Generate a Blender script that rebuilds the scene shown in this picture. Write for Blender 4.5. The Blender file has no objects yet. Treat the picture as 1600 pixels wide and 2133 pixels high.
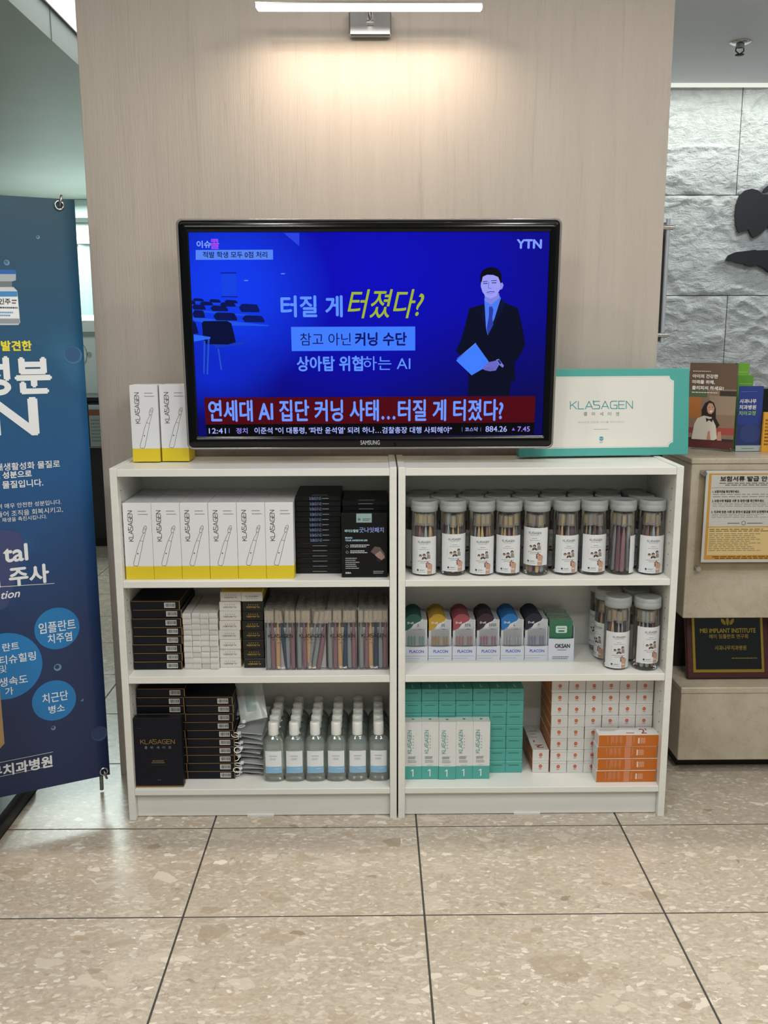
import bpy, math, random
from mathutils import Vector, Matrix, noise

random.seed(7)
S = bpy.context.scene
COL = S.collection

# ------------------------------------------------------------------ camera
FPX = 1919.3
CAM = Vector((-0.0625, -2.5384, 1.4130))
PITCH, YAW, ROLL = -0.1866, 0.0097, -0.0026
_cp, _sp, _cy, _sy = math.cos(PITCH), math.sin(PITCH), math.cos(YAW), math.sin(YAW)
FW = Vector((_sy * _cp, _cy * _cp, _sp))
_r0 = Vector((_cy, -_sy, 0)); _u0 = _r0.cross(FW)
RT = _r0 * math.cos(ROLL) + _u0 * math.sin(ROLL)
UP = -_r0 * math.sin(ROLL) + _u0 * math.cos(ROLL)
cd = bpy.data.cameras.new('camera'); cam = bpy.data.objects.new('camera', cd); COL.objects.link(cam)
cd.sensor_fit = 'HORIZONTAL'; cd.sensor_width = 36.0; cd.lens = 36.0 * FPX / 1600.0
cd.clip_start = 0.05; cd.clip_end = 60
cam.matrix_world = Matrix((( RT.x, UP.x, -FW.x, CAM.x), (RT.y, UP.y, -FW.y, CAM.y), (RT.z, UP.z, -FW.z, CAM.z), (0, 0, 0, 1)))
S.camera = cam

# ------------------------------------------------------------------ world, exposure, large lights
S.view_settings.view_transform = 'Standard'; S.view_settings.look = 'None'
S.view_settings.exposure = 0.0; S.view_settings.gamma = 1.0; S.view_settings.use_curve_mapping = False
S.cycles.transparent_max_bounces = 40
S.cycles.max_bounces = 10
W = bpy.data.worlds.new('world'); S.world = W; W.use_nodes = True
W.node_tree.nodes['Background'].inputs[0].default_value = (0.86, 0.93, 0.92, 1)
W.node_tree.nodes['Background'].inputs[1].default_value = 0.21

def area(name, loc, target, size, power, color, size_y=None, shape=None, spread=None):
    l = bpy.data.lights.new(name, 'AREA'); l.energy = power; l.color = color
    l.size = size
    if size_y: l.shape = 'RECTANGLE'; l.size_y = size_y
    if shape: l.shape = shape
    if spread: l.spread = spread
    o = bpy.data.objects.new(name, l); COL.objects.link(o); o.location = loc
    d = Vector(target) - Vector(loc)
    o.rotation_euler = d.to_track_quat('-Z', 'Y').to_euler()
    return o
CEIL = 2.67
# rows of round ceiling downlights over the lobby, in front of the display wall
for ly in (-0.75, -1.9, -3.1):
    for lx in (-1.7, -0.55, 0.55, 1.7):
        area('ceiling_downlight_lamp', (lx, ly, CEIL - 0.012), (lx, ly, 0), 0.15, 7.3, (1.0, 0.965, 0.91), shape='DISK')
# troffer panels of the lobby behind the camera
area('ceiling_panel_lamp', (-0.9, -2.6, CEIL - 0.012), (-0.9, -2.6, 0), 0.6, 26, (0.94, 1.0, 0.97), 1.2)
area('ceiling_panel_lamp', (0.9, -2.6, CEIL - 0.012), (0.9, -2.6, 0), 0.6, 26, (0.94, 1.0, 0.97), 1.2)
# corridor lamps left of the pillar, and the bright room at its end
area('corridor_lamp', (-1.9, 2.6, 2.53), (-1.9, 2.6, 0), 0.6, 6, (0.93, 1.0, 0.97), 0.6)
area('treatment_room_lamp', (-2.3, 4.6, 2.5), (-2.3, 4.6, 0), 1.2, 75, (0.85, 1.0, 0.96), 1.2)
# light slot that washes the stone wall behind the reception desk
area('cove_lamp', (2.0, 2.22, 2.655), (2.0, 2.34, 0), 2.4, 13, (0.95, 1.0, 0.90), 0.06)
area('reception_lamp', (1.9, 1.2, CEIL - 0.012), (1.9, 1.2, 0), 0.5, 14, (0.88, 0.95, 1.0), 0.5)

# added strip lamp in an unseen ceiling slot; throws the floor's shade edge
area('added_slot_lamp', (-0.4, -0.194, 3.10), (-0.4, -0.194, 0), 6.0, 48, (1.0, 0.90, 0.74), 0.012)

# ------------------------------------------------------------------ helpers
def lin(c):
    return c / 12.92 if c <= 0.04045 else ((c + 0.055) / 1.055) ** 2.4
def rgb(h):
    if not isinstance(h, str): return tuple(h) + (1,) if len(h) == 3 else tuple(h)
    return tuple(lin(int(h[i:i + 2], 16) / 255) for i in (0, 2, 4)) + (1,)
_mats = {}
def M(h, rough=0.5, metal=0.0, coat=0.0, spec=0.5):
    k = ('m', h, rough, metal, coat, spec)
    if k in _mats: return _mats[k]
    m = bpy.data.materials.new('print_' + str(h)); m.use_nodes = True
    b = m.node_tree.nodes['Principled BSDF']
    b.inputs['Base Color'].default_value = rgb(h); b.inputs['Roughness'].default_value = rough
    b.inputs['Metallic'].default_value = metal; b.inputs['Coat Weight'].default_value = coat
    b.inputs['Coat Roughness'].default_value = 0.08; b.inputs['Specular IOR Level'].default_value = spec
    _mats[k] = m
    return m
def EM(h, strength=1.0):
    k = ('e', h, strength)
    if k in _mats: return _mats[k]
    m = bpy.data.materials.new('lit_' + str(h)); m.use_nodes = True
    b = m.node_tree.nodes['Principled BSDF']
    b.inputs['Base Color'].default_value = (0.004, 0.004, 0.006, 1); b.inputs['Roughness'].default_value = 0.22; b.inputs['Specular IOR Level'].default_value = 0.05
    b.inputs['Emission Color'].default_value = rgb(h); b.inputs['Emission Strength'].default_value = strength
    _mats[k] = m
    return m
class NT:
    """small node-tree builder"""
    def __init__(s, name):
        s.m = bpy.data.materials.new(name); s.m.use_nodes = True
        s.t = s.m.node_tree; s.b = s.t.nodes['Principled BSDF']; s.out = s.t.nodes['Material Output']
    def n(s, typ, **kw):
        x = s.t.nodes.new(typ)
        for k, v in kw.items(): setattr(x, k, v)
        return x
    def l(s, a, b): s.t.links.new(a, b)
    def ramp(s, fac, stops, interp='LINEAR'):
        r = s.n('ShaderNodeValToRGB'); r.color_ramp.interpolation = interp
        e = r.color_ramp.elements
        while len(e) < len(stops): e.new(0.5)
        for q, (p, c) in zip(e, stops): q.position = p; q.color = rgb(c) if isinstance(c, str) else (c, c, c, 1)
        s.l(fac, r.inputs[0]); return r.outputs[0]
    def mix(s, fac, a, b, typ='MIX'):
        x = s.n('ShaderNodeMix', data_type='RGBA', blend_type=typ)
        for sock, v in ((x.inputs[0], fac), (x.inputs[6], a), (x.inputs[7], b)):
            if isinstance(v, (int, float)): sock.default_value = v
            elif isinstance(v, str): sock.default_value = rgb(v)
            else: s.l(v, sock)
        return x.outputs[2]
    def mapped(s, scale, src='pos'):
        if src == 'pos': o = s.n('ShaderNodeNewGeometry').outputs['Position']
        else: o = s.n('ShaderNodeTexCoord').outputs['Object']
        m = s.n('ShaderNodeMapping'); m.inputs['Scale'].default_value = scale; s.l(o, m.inputs[0]); return m.outputs[0]
    def noise(s, vec, scale=1, detail=4, rough=0.5, dist=0.0):
        x = s.n('ShaderNodeTexNoise'); x.inputs['Scale'].default_value = scale; x.inputs['Detail'].default_value = detail
        x.inputs['Roughness'].default_value = rough; x.inputs['Distortion'].default_value = dist
        s.l(vec, x.inputs['Vector']); return x
    def bump(s, h, strength, dist=0.01):
        x = s.n('ShaderNodeBump'); x.inputs['Strength'].default_value = strength; x.inputs['Distance'].default_value = dist
        s.l(h, x.inputs['Height']); s.l(x.outputs[0], s.b.inputs['Normal']); return x
def clear(name, tint='f0f4f2', gloss=0.5, rough=0.05, haze=None, hazecol='d8dcda'):
    """thin clear plastic: lets light through, reflects at grazing angles"""
    q = NT(name); q.t.nodes.remove(q.b)
    tr = q.n('ShaderNodeBsdfTransparent'); tr.inputs[0].default_value = rgb(tint)
    gl = q.n('ShaderNodeBsdfGlossy'); gl.inputs['Roughness'].default_value = rough; gl.inputs[0].default_value = (1, 1, 1, 1)
    fr = q.n('ShaderNodeFresnel'); fr.inputs[0].default_value = 1.45
    mu = q.n('ShaderNodeMath', operation='MULTIPLY'); q.l(fr.outputs[0], mu.inputs[0]); mu.inputs[1].default_value = gloss
    base = tr.outputs[0]
    if haze:
        df = q.n('ShaderNodeBsdfDiffuse'); df.inputs[0].default_value = rgb(hazecol)
        mx = q.n('ShaderNodeMixShader'); mx.inputs[0].default_value = haze
        q.l(base, mx.inputs[1]); q.l(df.outputs[0], mx.inputs[2]); base = mx.outputs[0]
    mx = q.n('ShaderNodeMixShader'); q.l(mu.outputs[0], mx.inputs[0]); q.l(base, mx.inputs[1]); q.l(gl.outputs[0], mx.inputs[2])
    q.l(mx.outputs[0], q.out.inputs[0])
    return q.m

class MB:
    """mesh collector: verts, faces, material slots"""
    def __init__(s): s.v = []; s.f = []; s.mi = []; s.sm = []; s.mats = []
    def slot(s, m):
        if m not in s.mats: s.mats.append(m)
        return s.mats.index(m)
    def add(s, vs, fs, m, smooth=False):
        o = len(s.v); s.v.extend([tuple(p) for p in vs]); k = s.slot(m)
        for f in fs: s.f.append([i + o for i in f]); s.mi.append(k); s.sm.append(smooth)
    def box(s, x0, x1, y0, y1, z0, z1, m, ch=0.0, faces=None):
        """box with chamfered edges; faces: optional material per side f b l r t o"""
        faces = faces or {}
        g = lambda k: faces.get(k, m)
        if ch <= 0:
            vs = [(x, y, z) for z in (z0, z1) for y in (y0, y1) for x in (x0, x1)]
            for k, f in (('o', (0, 2, 3, 1)), ('t', (4, 5, 7, 6)), ('f', (0, 1, 5, 4)), ('b', (2, 6, 7, 3)), ('l', (0, 4, 6, 2)), ('r', (1, 3, 7, 5))):
                s.add([vs[i] for i in f], [(0, 1, 2, 3)], g(k))
            return
        X = (x0, x1); Y = (y0, y1); Z = (z0, z1); c = ch
        def cv(i, j, k):
            sx, sy, sz = (1, -1)[i] * c, (1, -1)[j] * c, (1, -1)[k] * c
            return ((X[i], Y[j] + sy, Z[k] + sz), (X[i] + sx, Y[j], Z[k] + sz), (X[i] + sx, Y[j] + sy, Z[k]))
        V = {(i, j, k): cv(i, j, k) for i in (0, 1) for j in (0, 1) for k in (0, 1)}
        A = lambda ijk, ax: V[ijk][ax]
        def quad(ps, m_):
            s.add(ps, [(0, 1, 2, 3)], m_)
        quad([A((0, 0, 0), 1), A((1, 0, 0), 1), A((1, 0, 1), 1), A((0, 0, 1), 1)], g('f'))
        quad([A((1, 1, 0), 1), A((0, 1, 0), 1), A((0, 1, 1), 1), A((1, 1, 1), 1)], g('b'))
        quad([A((0, 1, 0), 0), A((0, 0, 0), 0), A((0, 0, 1), 0), A((0, 1, 1), 0)], g('l'))
        quad([A((1, 0, 0), 0), A((1, 1, 0), 0), A((1, 1, 1), 0), A((1, 0, 1), 0)], g('r'))
        quad([A((0, 0, 1), 2), A((1, 0, 1), 2), A((1, 1, 1), 2), A((0, 1, 1), 2)], g('t'))
        quad([A((0, 1, 0), 2), A((1, 1, 0), 2), A((1, 0, 0), 2), A((0, 0, 0), 2)], g('o'))
        for j in (0, 1):
            for k in (0, 1):
                quad([A((0, j, k), 1), A((1, j, k), 1), A((1, j, k), 2), A((0, j, k), 2)], m)
                quad([A((j, 0, k), 0), A((j, 1, k), 0), A((j, 1, k), 2), A((j, 0, k), 2)], m)
                quad([A((j, k, 0), 0), A((j, k, 1), 0), A((j, k, 1), 1), A((j, k, 0), 1)], m)
        for k, t in V.items(): s.add(t, [(0, 1, 2)], m)
    def prism(s, pts, y0, y1, m, side=None, back=True):
        """outline in x,z extruded from y0 (front) to y1"""
        n = len(pts); a = [(p[0], y0, p[1]) for p in pts]; b = [(p[0], y1, p[1]) for p in pts]
        s.add(a, [list(range(n))], m)
        if back: s.add(b, [list(range(n))[::-1]], side or m)
        s.add(a + b, [(i, (i + 1) % n, n + (i + 1) % n, n + i) for i in range(n)], side or m)
    def slab(s, pts, z0, z1, m):
        n = len(pts); a = [(p[0], p[1], z0) for p in pts]; b = [(p[0], p[1], z1) for p in pts]
        s.add(b, [list(range(n))], m); s.add(a, [list(range(n))[::-1]], m)
        s.add(a + b, [(i, (i + 1) % n, n + (i + 1) % n, n + i) for i in range(n)], m)
    def lathe(s, prof, m, seg=24, c=(0, 0, 0), sx=1.0, sy=1.0, smooth=True, capb=False, capt=False, power=2.0):
        vs = []; n = len(prof)
        for r, z in prof:
            for i in range(seg):
                a = 2 * math.pi * i / seg; ca, sa = math.cos(a), math.sin(a)
                if power != 2.0:
                    k = (abs(ca) ** power + abs(sa) ** power) ** (-1 / power)
                    ca *= k; sa *= k
                vs.append((c[0] + r * ca * sx, c[1] + r * sa * sy, c[2] + z))
        fs = [(j * seg + i, j * seg + (i + 1) % seg, (j + 1) * seg + (i + 1) % seg, (j + 1) * seg + i) for j in range(n - 1) for i in range(seg)]
        s.add(vs, fs, m, smooth)
        if capb: s.add(vs[:seg], [list(range(seg))[::-1]], m)
        if capt: s.add(vs[-seg:], [list(range(seg))], m)
    def tube(s, path, r, m, seg=8, closed=False, flat=1.0, smooth=True):
        P = [Vector(p) for p in path]; n = len(P); vs = []
        rr = r if isinstance(r, (list, tuple)) else [r] * n
        for i, p in enumerate(P):
            if closed: d = (P[(i + 1) % n] - P[i - 1]).normalized()
            else: d = (P[min(i + 1, n - 1)] - P[max(i - 1, 0)]).normalized()
            up = Vector((0, 1, 0)) if abs(d.y) < 0.9 else Vector((1, 0, 0))
            a = d.cross(up).normalized(); b = a.cross(d).normalized()
            for k in range(seg):
                t = 2 * math.pi * k / seg
                vs.append(p + a * (rr[i] * math.cos(t)) + b * (rr[i] * flat * math.sin(t)))
        lim = n if closed else n - 1
        fs = [(i * seg + k, i * seg + (k + 1) % seg, ((i + 1) % n) * seg + (k + 1) % seg, ((i + 1) % n) * seg + k) for i in range(lim) for k in range(seg)]
        s.add(vs, fs, m, smooth)
        if not closed:
            s.add(vs[:seg], [list(range(seg))[::-1]], m); s.add(vs[-seg:], [list(range(seg))], m)
    def mesh(s, name):
        me = bpy.data.meshes.new(name); me.from_pydata(s.v, [], s.f)
        for m in s.mats: me.materials.append(m)
        me.polygons.foreach_set('material_index', s.mi); me.polygons.foreach_set('use_smooth', s.sm)
        me.update(); return me

def obj(name, mesh, parent=None, loc=(0, 0, 0), rot=(0, 0, 0)):
    if isinstance(mesh, MB): mesh = mesh.mesh(name)
    o = bpy.data.objects.new(name, mesh); COL.objects.link(o)
    o.parent = parent; o.location = loc; o.rotation_euler = rot
    return o
def tag(o, label=None, cat=None, group=None, kind=None):
    if label: o['label'] = label
    if cat: o['category'] = cat
    if group: o['group'] = group
    if kind: o['kind'] = kind
    return o
def thing(name, label, cat, loc=(0, 0, 0), rot=(0, 0, 0), group=None):
    return tag(obj(name, None, None, loc, rot), label, cat, group)
def struct(name, mb, loc=(0, 0, 0)):
    return tag(obj(name, mb, None, loc), kind='structure')
ORD = ['topmost', 'second', 'third', 'fourth', 'fifth', 'sixth', 'seventh', 'eighth', 'ninth', 'tenth', 'eleventh', 'twelfth', 'thirteenth', 'fourteenth', 'fifteenth', 'sixteenth']
NTH = ['first'] + ORD[1:]

# ---- pixel rays, used to measure where a mark sits on a real plane
def ray(x, y): return (FW * FPX + RT * (x - 800) - UP * (y - 1066.5)).normalized()
class Frame:
    """a flat panel in space: origin, right and up; measures photo points on it"""
    def __init__(s, O, ex=(1, 0, 0), ey=(0, 0, 1)):
        s.O = Vector(O); s.ex = Vector(ex).normalized(); s.ey = Vector(ey).normalized(); s.n = s.ex.cross(s.ey).normalized()
    def uv(s, x, y):
        d = ray(x, y); t = (s.O - CAM).dot(s.n) / d.dot(s.n); p = CAM + d * t - s.O
        return (p.dot(s.ex), p.dot(s.ey))
    def matrix(s):
        b = -s.n
        return Matrix(((s.ex.x, b.x, s.ey.x, s.O.x), (s.ex.y, b.y, s.ey.y, s.O.y), (s.ex.z, b.z, s.ey.z, s.O.z), (0, 0, 0, 1)))

# ---- lettering
_raw = {}
def rawtext(s, res=3, shear=0.0):
    k = (s, res, shear)
    if k in _raw: return _raw[k]
    c = bpy.data.curves.new('lettering', 'FONT'); c.body = s; c.size = 1.0; c.resolution_u = res; c.shear = shear
    o = bpy.data.objects.new('lettering', c); me = o.to_mesh()
    vs = [(v.co.x, v.co.y) for v in me.vertices]; fs = [list(p.vertices) for p in me.polygons]
    o.to_mesh_clear(); bpy.data.objects.remove(o); bpy.data.curves.remove(c)
    xs = [v[0] for v in vs]; ys = [v[1] for v in vs]
    _raw[k] = (vs, fs, min(xs), min(ys), max(xs), max(ys))
    return _raw[k]
LOGO = {'K': (0.72, [[(0, 0), (0, 1)], [(0.7, 1), (0.02, 0.42)], [(0.22, 0.58), (0.72, 0)]]),
        'L': (0.62, [[(0, 1), (0, 0), (0.62, 0)]]),
        'A': (0.86, [[(0, 0), (0.43, 1), (0.86, 0)], [(0.14, 0.3), (0.72, 0.3)]]),
        "'": (0.06, [[(0.03, 1.12), (0.03, 0.9)]]),
        'S': (0.7, [[(0.68, 1), (0.1, 1), (0, 0.9), (0, 0.62), (0.1, 0.53), (0.6, 0.48), (0.7, 0.38), (0.7, 0.1), (0.6, 0), (0, 0)]]),
        'G': (0.76, [[(0.74, 1), (0.16, 1), (0, 0.84), (0, 0.16), (0.16, 0), (0.76, 0), (0.76, 0.47), (0.38, 0.47)]]),
        'E': (0.68, [[(0.68, 1), (0, 1), (0, 0), (0.68, 0)], [(0, 0.52), (0.6, 0.52)]]),
        'N': (0.74, [[(0, 0), (0, 1), (0.74, 0), (0.74, 1)]])}
class Print:
    """flat print: shapes in u,v; layers lie 0.15 mm above each other"""
    def __init__(s, e0=0.0004, de=0.00015): s.items = []; s.e0 = e0; s.de = de
    def poly(s, pts, m, L=0): s.items.append(([tuple(p) for p in pts], [list(range(len(pts)))], m, L))
    def rect(s, x0, y0, x1, y1, m, L=0): s.poly([(x0, y0), (x1, y0), (x1, y1), (x0, y1)], m, L)
    def disc(s, x, y, r, m, L=0, n=20, ry=None):
        ry = ry or r
        s.poly([(x + r * math.cos(2 * math.pi * i / n), y + ry * math.sin(2 * math.pi * i / n)) for i in range(n)], m, L)
    def ring(s, x, y, r, w, m, L=0, n=24, a0=0.0, a1=1.0):
        pts = [(x + r * math.cos(2 * math.pi * (a0 + (a1 - a0) * i / n)), y + r * math.sin(2 * math.pi * (a0 + (a1 - a0) * i / n))) for i in range(n + 1)]
        s.stroke(pts, w, m, L)
    def stroke(s, pts, w, m, L=0, closed=False):
        pts = list(pts) + ([pts[0]] if closed else [])
        for (ax, ay), (bx, by) in zip(pts, pts[1:]):
            dx, dy = bx - ax, by - ay; d = math.hypot(dx, dy) or 1e-9
            nx, ny, ex, ey = -dy / d * w / 2, dx / d * w / 2, dx / d * w * 0.4, dy / d * w * 0.4
            s.items.append(([(ax - ex + nx, ay - ey + ny), (ax - ex - nx, ay - ey - ny), (bx + ex - nx, by + ey - ny), (bx + ex + nx, by + ey + ny)], [(0, 1, 2, 3)], m, L))
    def xf(s, vs, fs, m, L, rot, flipz, cx, cy):
        out = []
        for x, y in vs:
            dx, dy = x - cx, y - cy
            if rot == 90: dx, dy = -dy, dx
            elif rot == 180: dx, dy = -dx, -dy
            elif rot: 
                a = math.radians(rot); dx, dy = dx * math.cos(a) - dy * math.sin(a), dx * math.sin(a) + dy * math.cos(a)
            out.append((cx + dx, cy + dy))
        s.items.append((out, fs, m, L))
    def text(s, t, x0, y0, x1, y1, m, L=1, bold=0.0, rot=0, res=3, shear=0.0, fit='both', wide=1.0):
        """fill the box x0..x1, y0..y1; rot 90 reads upwards. fit: both / h (keep shape, start at x0) / hr (end at x1) / hc"""
        vs, fs, a, b, c, d = rawtext(t, res, shear)
        bw, bh = (x1 - x0, y1 - y0) if rot != 90 else (y1 - y0, x1 - x0)
        ky = bh / max(d - b, 1e-6); kx = bw / max(c - a, 1e-6) if fit == 'both' else ky * wide
        cx, cy = (x0 + x1) / 2, (y0 + y1) / 2; w = (c - a) * kx
        ox = cx - w / 2
        if fit == 'h': ox = x0
        if fit == 'hr': ox = x1 - w
        pv = [(ox + (x - a) * kx, cy - bh / 2 + (y - b) * ky) for x, y in vs]
        sh = [(0, 0)] if not bold else [(-bold, 0), (bold, 0), (0, bold), (0, -bold)]
        for k, (sx, sy) in enumerate(sh): s.xf([(x + sx, y + sy) for x, y in pv], fs, m, L + k * 0.22, rot, 0, cx, cy)
    def logo(s, x0, y0, x1, y1, m, L=1, rot=0, w=0.085, word="KLA'SAGEN"):
        gap = 0.2; tot = sum(LOGO[c][0] for c in word) + gap * (len(word) - 1) - 0.35
        bw, bh = (x1 - x0, y1 - y0) if rot != 90 else (y1 - y0, x1 - x0)
        cx, cy = (x0 + x1) / 2, (y0 + y1) / 2; kx = bw / tot; x = 0; q = Print()
        for i, c in enumerate(word):
            if c == "'": x -= 0.17
            for st in LOGO[c][1]:
                q.stroke([(cx - bw / 2 + (x + px) * kx, cy - bh / 2 + py * bh) for px, py in st], w * bh, m, L)
            x += LOGO[c][0] + (gap if c != "'" else 0.02)
        for vs, fs, mm, LL in q.items: s.xf(vs, fs, mm, L, rot, 0, cx, cy)
    def fine(s, x0, y0, x1, y1, m, rows=1, L=1, fill=0.5, seed=1, align='l'):
        """rows of print too small to read: short dashes"""
        rnd = random.Random(seed); rh = (y1 - y0) / rows
        for r in range(rows):
            y = y1 - rh * (r + 0.5); h = rh * fill / 2; end = x1 - (x1 - x0) * rnd.uniform(0, 0.3) * (1 if rows > 1 else 0)
            off = (x1 - end) / 2 if align == 'c' else 0
            x = x0
            while x < end:
                w = (x1 - x0) * rnd.uniform(0.05, 0.13); s.rect(x + off, y - h, min(x + w, end) + off, y + h, m, L); x += w + (x1 - x0) * 0.02
    def build(s, name, parent=None, f=None, loc=(0, 0, 0), rot=(0, 0, 0), mesh_only=False):
        mb = MB(); f = f or (lambda u, v, e: (u, -e, v))
        for vs, fs, m, L in s.items:
            e = s.e0 + s.de * L
            mb.add([f(x, y, e) for x, y in vs], fs, m)
        me = mb.mesh(name)
        if mesh_only: return me
        return obj(name, me, parent, loc, rot)
TOPF = lambda h: (lambda u, v, e: (u, v, h + e))            # print on an upper face
def SIDEF(x, sgn): return lambda u, v, e: (x + sgn * e, u, v)
def CYLF(r, cx=0, cy=0):
    return lambda u, v, e: (cx + (r + e) * math.sin(u / r), cy - (r + e) * math.cos(u / r), v)

# ------------------------------------------------------------------ materials of the place
def wallpaper():
    q = NT('wallpaper'); v = q.mapped((60, 60, 2.6)); n1 = q.noise(v, 1, 6, 0.7, 0.6); v2 = q.mapped((260, 260, 9)); n2 = q.noise(v2, 1, 3, 0.6)
    v3 = q.mapped((14, 14, 0.5)); n3 = q.noise(v3, 1, 3, 0.5)
    c = q.ramp(n1.outputs[0], [(0.22, '9b9187'), (0.42, 'b2a89d'), (0.8, 'b8aea4')])
    c = q.mix(0.25, c, q.ramp(n3.outputs[0], [(0.3, 'a59b90'), (0.7, 'bab0a6')]))
    q.l(c, q.b.inputs['Base Color']); q.b.inputs['Roughness'].default_value = 0.55
    mm = q.n('ShaderNodeMath', operation='ADD'); q.l(n1.outputs[0], mm.inputs[0]); q.l(n2.outputs[0], mm.inputs[1])
    q.bump(mm.outputs[0], 0.30, 0.004); return q.m
def terrazzo():
    q = NT('marble_agglomerate'); pos = q.mapped((1, 1, 1))
    def warp(sc, amt, src):
        w = q.noise(pos, sc, 3, 0.6); wv = q.n('ShaderNodeVectorMath', operation='SCALE'); q.l(w.outputs['Color'], wv.inputs[0]); wv.inputs['Scale'].default_value = amt
        av = q.n('ShaderNodeVectorMath', operation='ADD'); q.l(src, av.inputs[0]); q.l(wv.outputs[0], av.inputs[1]); return av.outputs[0]
    p = warp(28, 0.018, warp(5, 0.05, pos))
    base = q.noise(pos, 2.2, 6, 0.6)
    col = q.ramp(base.outputs[0], [(0.3, 'a89c8d'), (0.55, 'b3a899'), (0.75, 'bcb2a5')])
    sp = q.noise(q.mapped((60, 95, 60)), 1, 6, 0.75, 0.8); col = q.mix(0.6, col, q.ramp(sp.outputs[0], [(0.3, '968977'), (0.48, 'b0a495'), (0.56, 'b8ad9e'), (0.72, 'd4ccc0')]))
    def chips(scale, stretch, rotz, lo, colours, amount, edge):
        nonlocal col
        m = q.n('ShaderNodeMapping'); m.inputs['Scale'].default_value = stretch; m.inputs['Rotation'].default_value = (0, 0, rotz); m.inputs['Location'].default_value = (scale, rotz * 3, 0); q.l(p, m.inputs[0])
        vo = q.n('ShaderNodeTexVoronoi'); vo.inputs['Scale'].default_value = scale; q.l(m.outputs[0], vo.inputs['Vector'])
        ve = q.n('ShaderNodeTexVoronoi', feature='DISTANCE_TO_EDGE'); ve.inputs['Scale'].default_value = scale; q.l(m.outputs[0], ve.inputs['Vector'])
        sep = q.n('ShaderNodeSeparateColor'); q.l(vo.outputs['Color'], sep.inputs[0])
        pick = q.ramp(sep.outputs[0], [(lo, 0.0), (lo + 0.005, 1.0)]); shape = q.ramp(ve.outputs['Distance'], [(edge, 0.0), (edge + 0.03, 1.0)])
        f = q.n('ShaderNodeMath', operation='MULTIPLY'); q.l(pick, f.inputs[0]); q.l(shape, f.inputs[1])
        g = q.n('ShaderNodeMath', operation='MULTIPLY'); q.l(sep.outputs[2], g.inputs[0]); g.inputs[1].default_value = amount
        f2 = q.n('ShaderNodeMath', operation='MULTIPLY'); q.l(f.outputs[0], f2.inputs[0]); q.l(g.outputs[0], f2.inputs[1])
        col = q.mix(f2.outputs[0], col, q.ramp(sep.outputs[1], [(i / (len(colours) - 1), c) for i, c in enumerate(colours)]))
    chips(75, (1, 2.0, 1), 0.5, 0.62, ['ddd4c8', '9f907c', 'e6dfd5', 'b3a491'], 0.9, 0.02)
    chips(34, (1, 1.6, 1), -0.3, 0.80, ['93846f', 'e0d8cc', 'a5967f', 'd5cabc'], 1.0, 0.05)
    chips(15, (1, 1.5, 1), 0.25, 0.84, ['978871', 'd8cfc2', '9d8e79', 'b3a591'], 0.95, 0.07)
    chips(8.5, (1, 1.4, 1), -0.6, 0.88, ['a3947f', 'cfc4b5', '9a8b76', 'b7a997'], 0.8, 0.10)
    vn = q.noise(pos, 24, 6, 0.8, 1.6); edge = q.ramp(vn.outputs[0], [(0.488, 0.0), (0.5, 1.0), (0.512, 0.0)])
    msk = q.noise(pos, 9, 3, 0.6); mk = q.ramp(msk.outputs[0], [(0.60, 0.0), (0.66, 1.0)])
    f = q.n('ShaderNodeMath', operation='MULTIPLY'); q.l(edge, f.inputs[0]); q.l(mk, f.inputs[1])
    col = q.mix(f.outputs[0], col, '6a5b48')
    q.l(col, q.b.inputs['Base Color']); q.b.inputs['Roughness'].default_value = 0.24; q.b.inputs['Specular IOR Level'].default_value = 0.32
    q.bump(sp.outputs[0], 0.02, 0.001); return q.m
def cream_marble():
    q = NT('cream_marble'); p = q.mapped((1, 1, 1)); n = q.noise(p, 5, 7, 0.65, 0.6); n2 = q.noise(p, 30, 4, 0.6)
    c = q.ramp(n.outputs[0], [(0.3, 'a69a86'), (0.5, 'b6ab98'), (0.7, 'c2b8a6')])
    v = q.noise(p, 7, 6, 0.7, 1.5); e = q.ramp(v.outputs[0], [(0.49, 0.0), (0.5, 0.5), (0.51, 0.0)])
    c = q.mix(e, c, '8d7f6a'); c = q.mix(0.2, c, q.ramp(n2.outputs[0], [(0.35, 'a3967f'), (0.65, 'c9bfae')]))
    q.l(c, q.b.inputs['Base Color']); q.b.inputs['Roughness'].default_value = 0.28; return q.m
def stone():
    q = NT('split_slate'); p = q.mapped((1, 1, 1)); n = q.noise(p, 22, 8, 0.65, 0.4); n2 = q.noise(q.mapped((14, 14, 34)), 1, 6, 0.6, 0.8)
    c = q.ramp(n.outputs[0], [(0.3, 'b9bcbd'), (0.6, 'cbcecf'), (0.8, 'd6d9da')])
    q.l(c, q.b.inputs['Base Color']); q.b.inputs['Roughness'].default_value = 0.42
    mm = q.n('ShaderNodeMath', operation='ADD'); q.l(n.outputs[0], mm.inputs[0]); q.l(n2.outputs[0], mm.inputs[1])
    q.bump(mm.outputs[0], 0.75, 0.022); return q.m
def laminate():
    q = NT('white_laminate'); n = q.noise(q.mapped((3, 3, 60)), 1, 2, 0.5)
    q.l(q.ramp(n.outputs[0], [(0.3, 'dddcd5'), (0.7, 'e3e2dc')]), q.b.inputs['Base Color']); q.b.inputs['Roughness'].default_value = 0.33; return q.m
def paint(name, a, b, rough=0.6):
    q = NT(name); n = q.noise(q.mapped((1, 1, 1)), 2.5, 3, 0.5)
    q.l(q.ramp(n.outputs[0], [(0.35, a), (0.65, b)]), q.b.inputs['Base Color']); q.b.inputs['Roughness'].default_value = rough; return q.m
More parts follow.
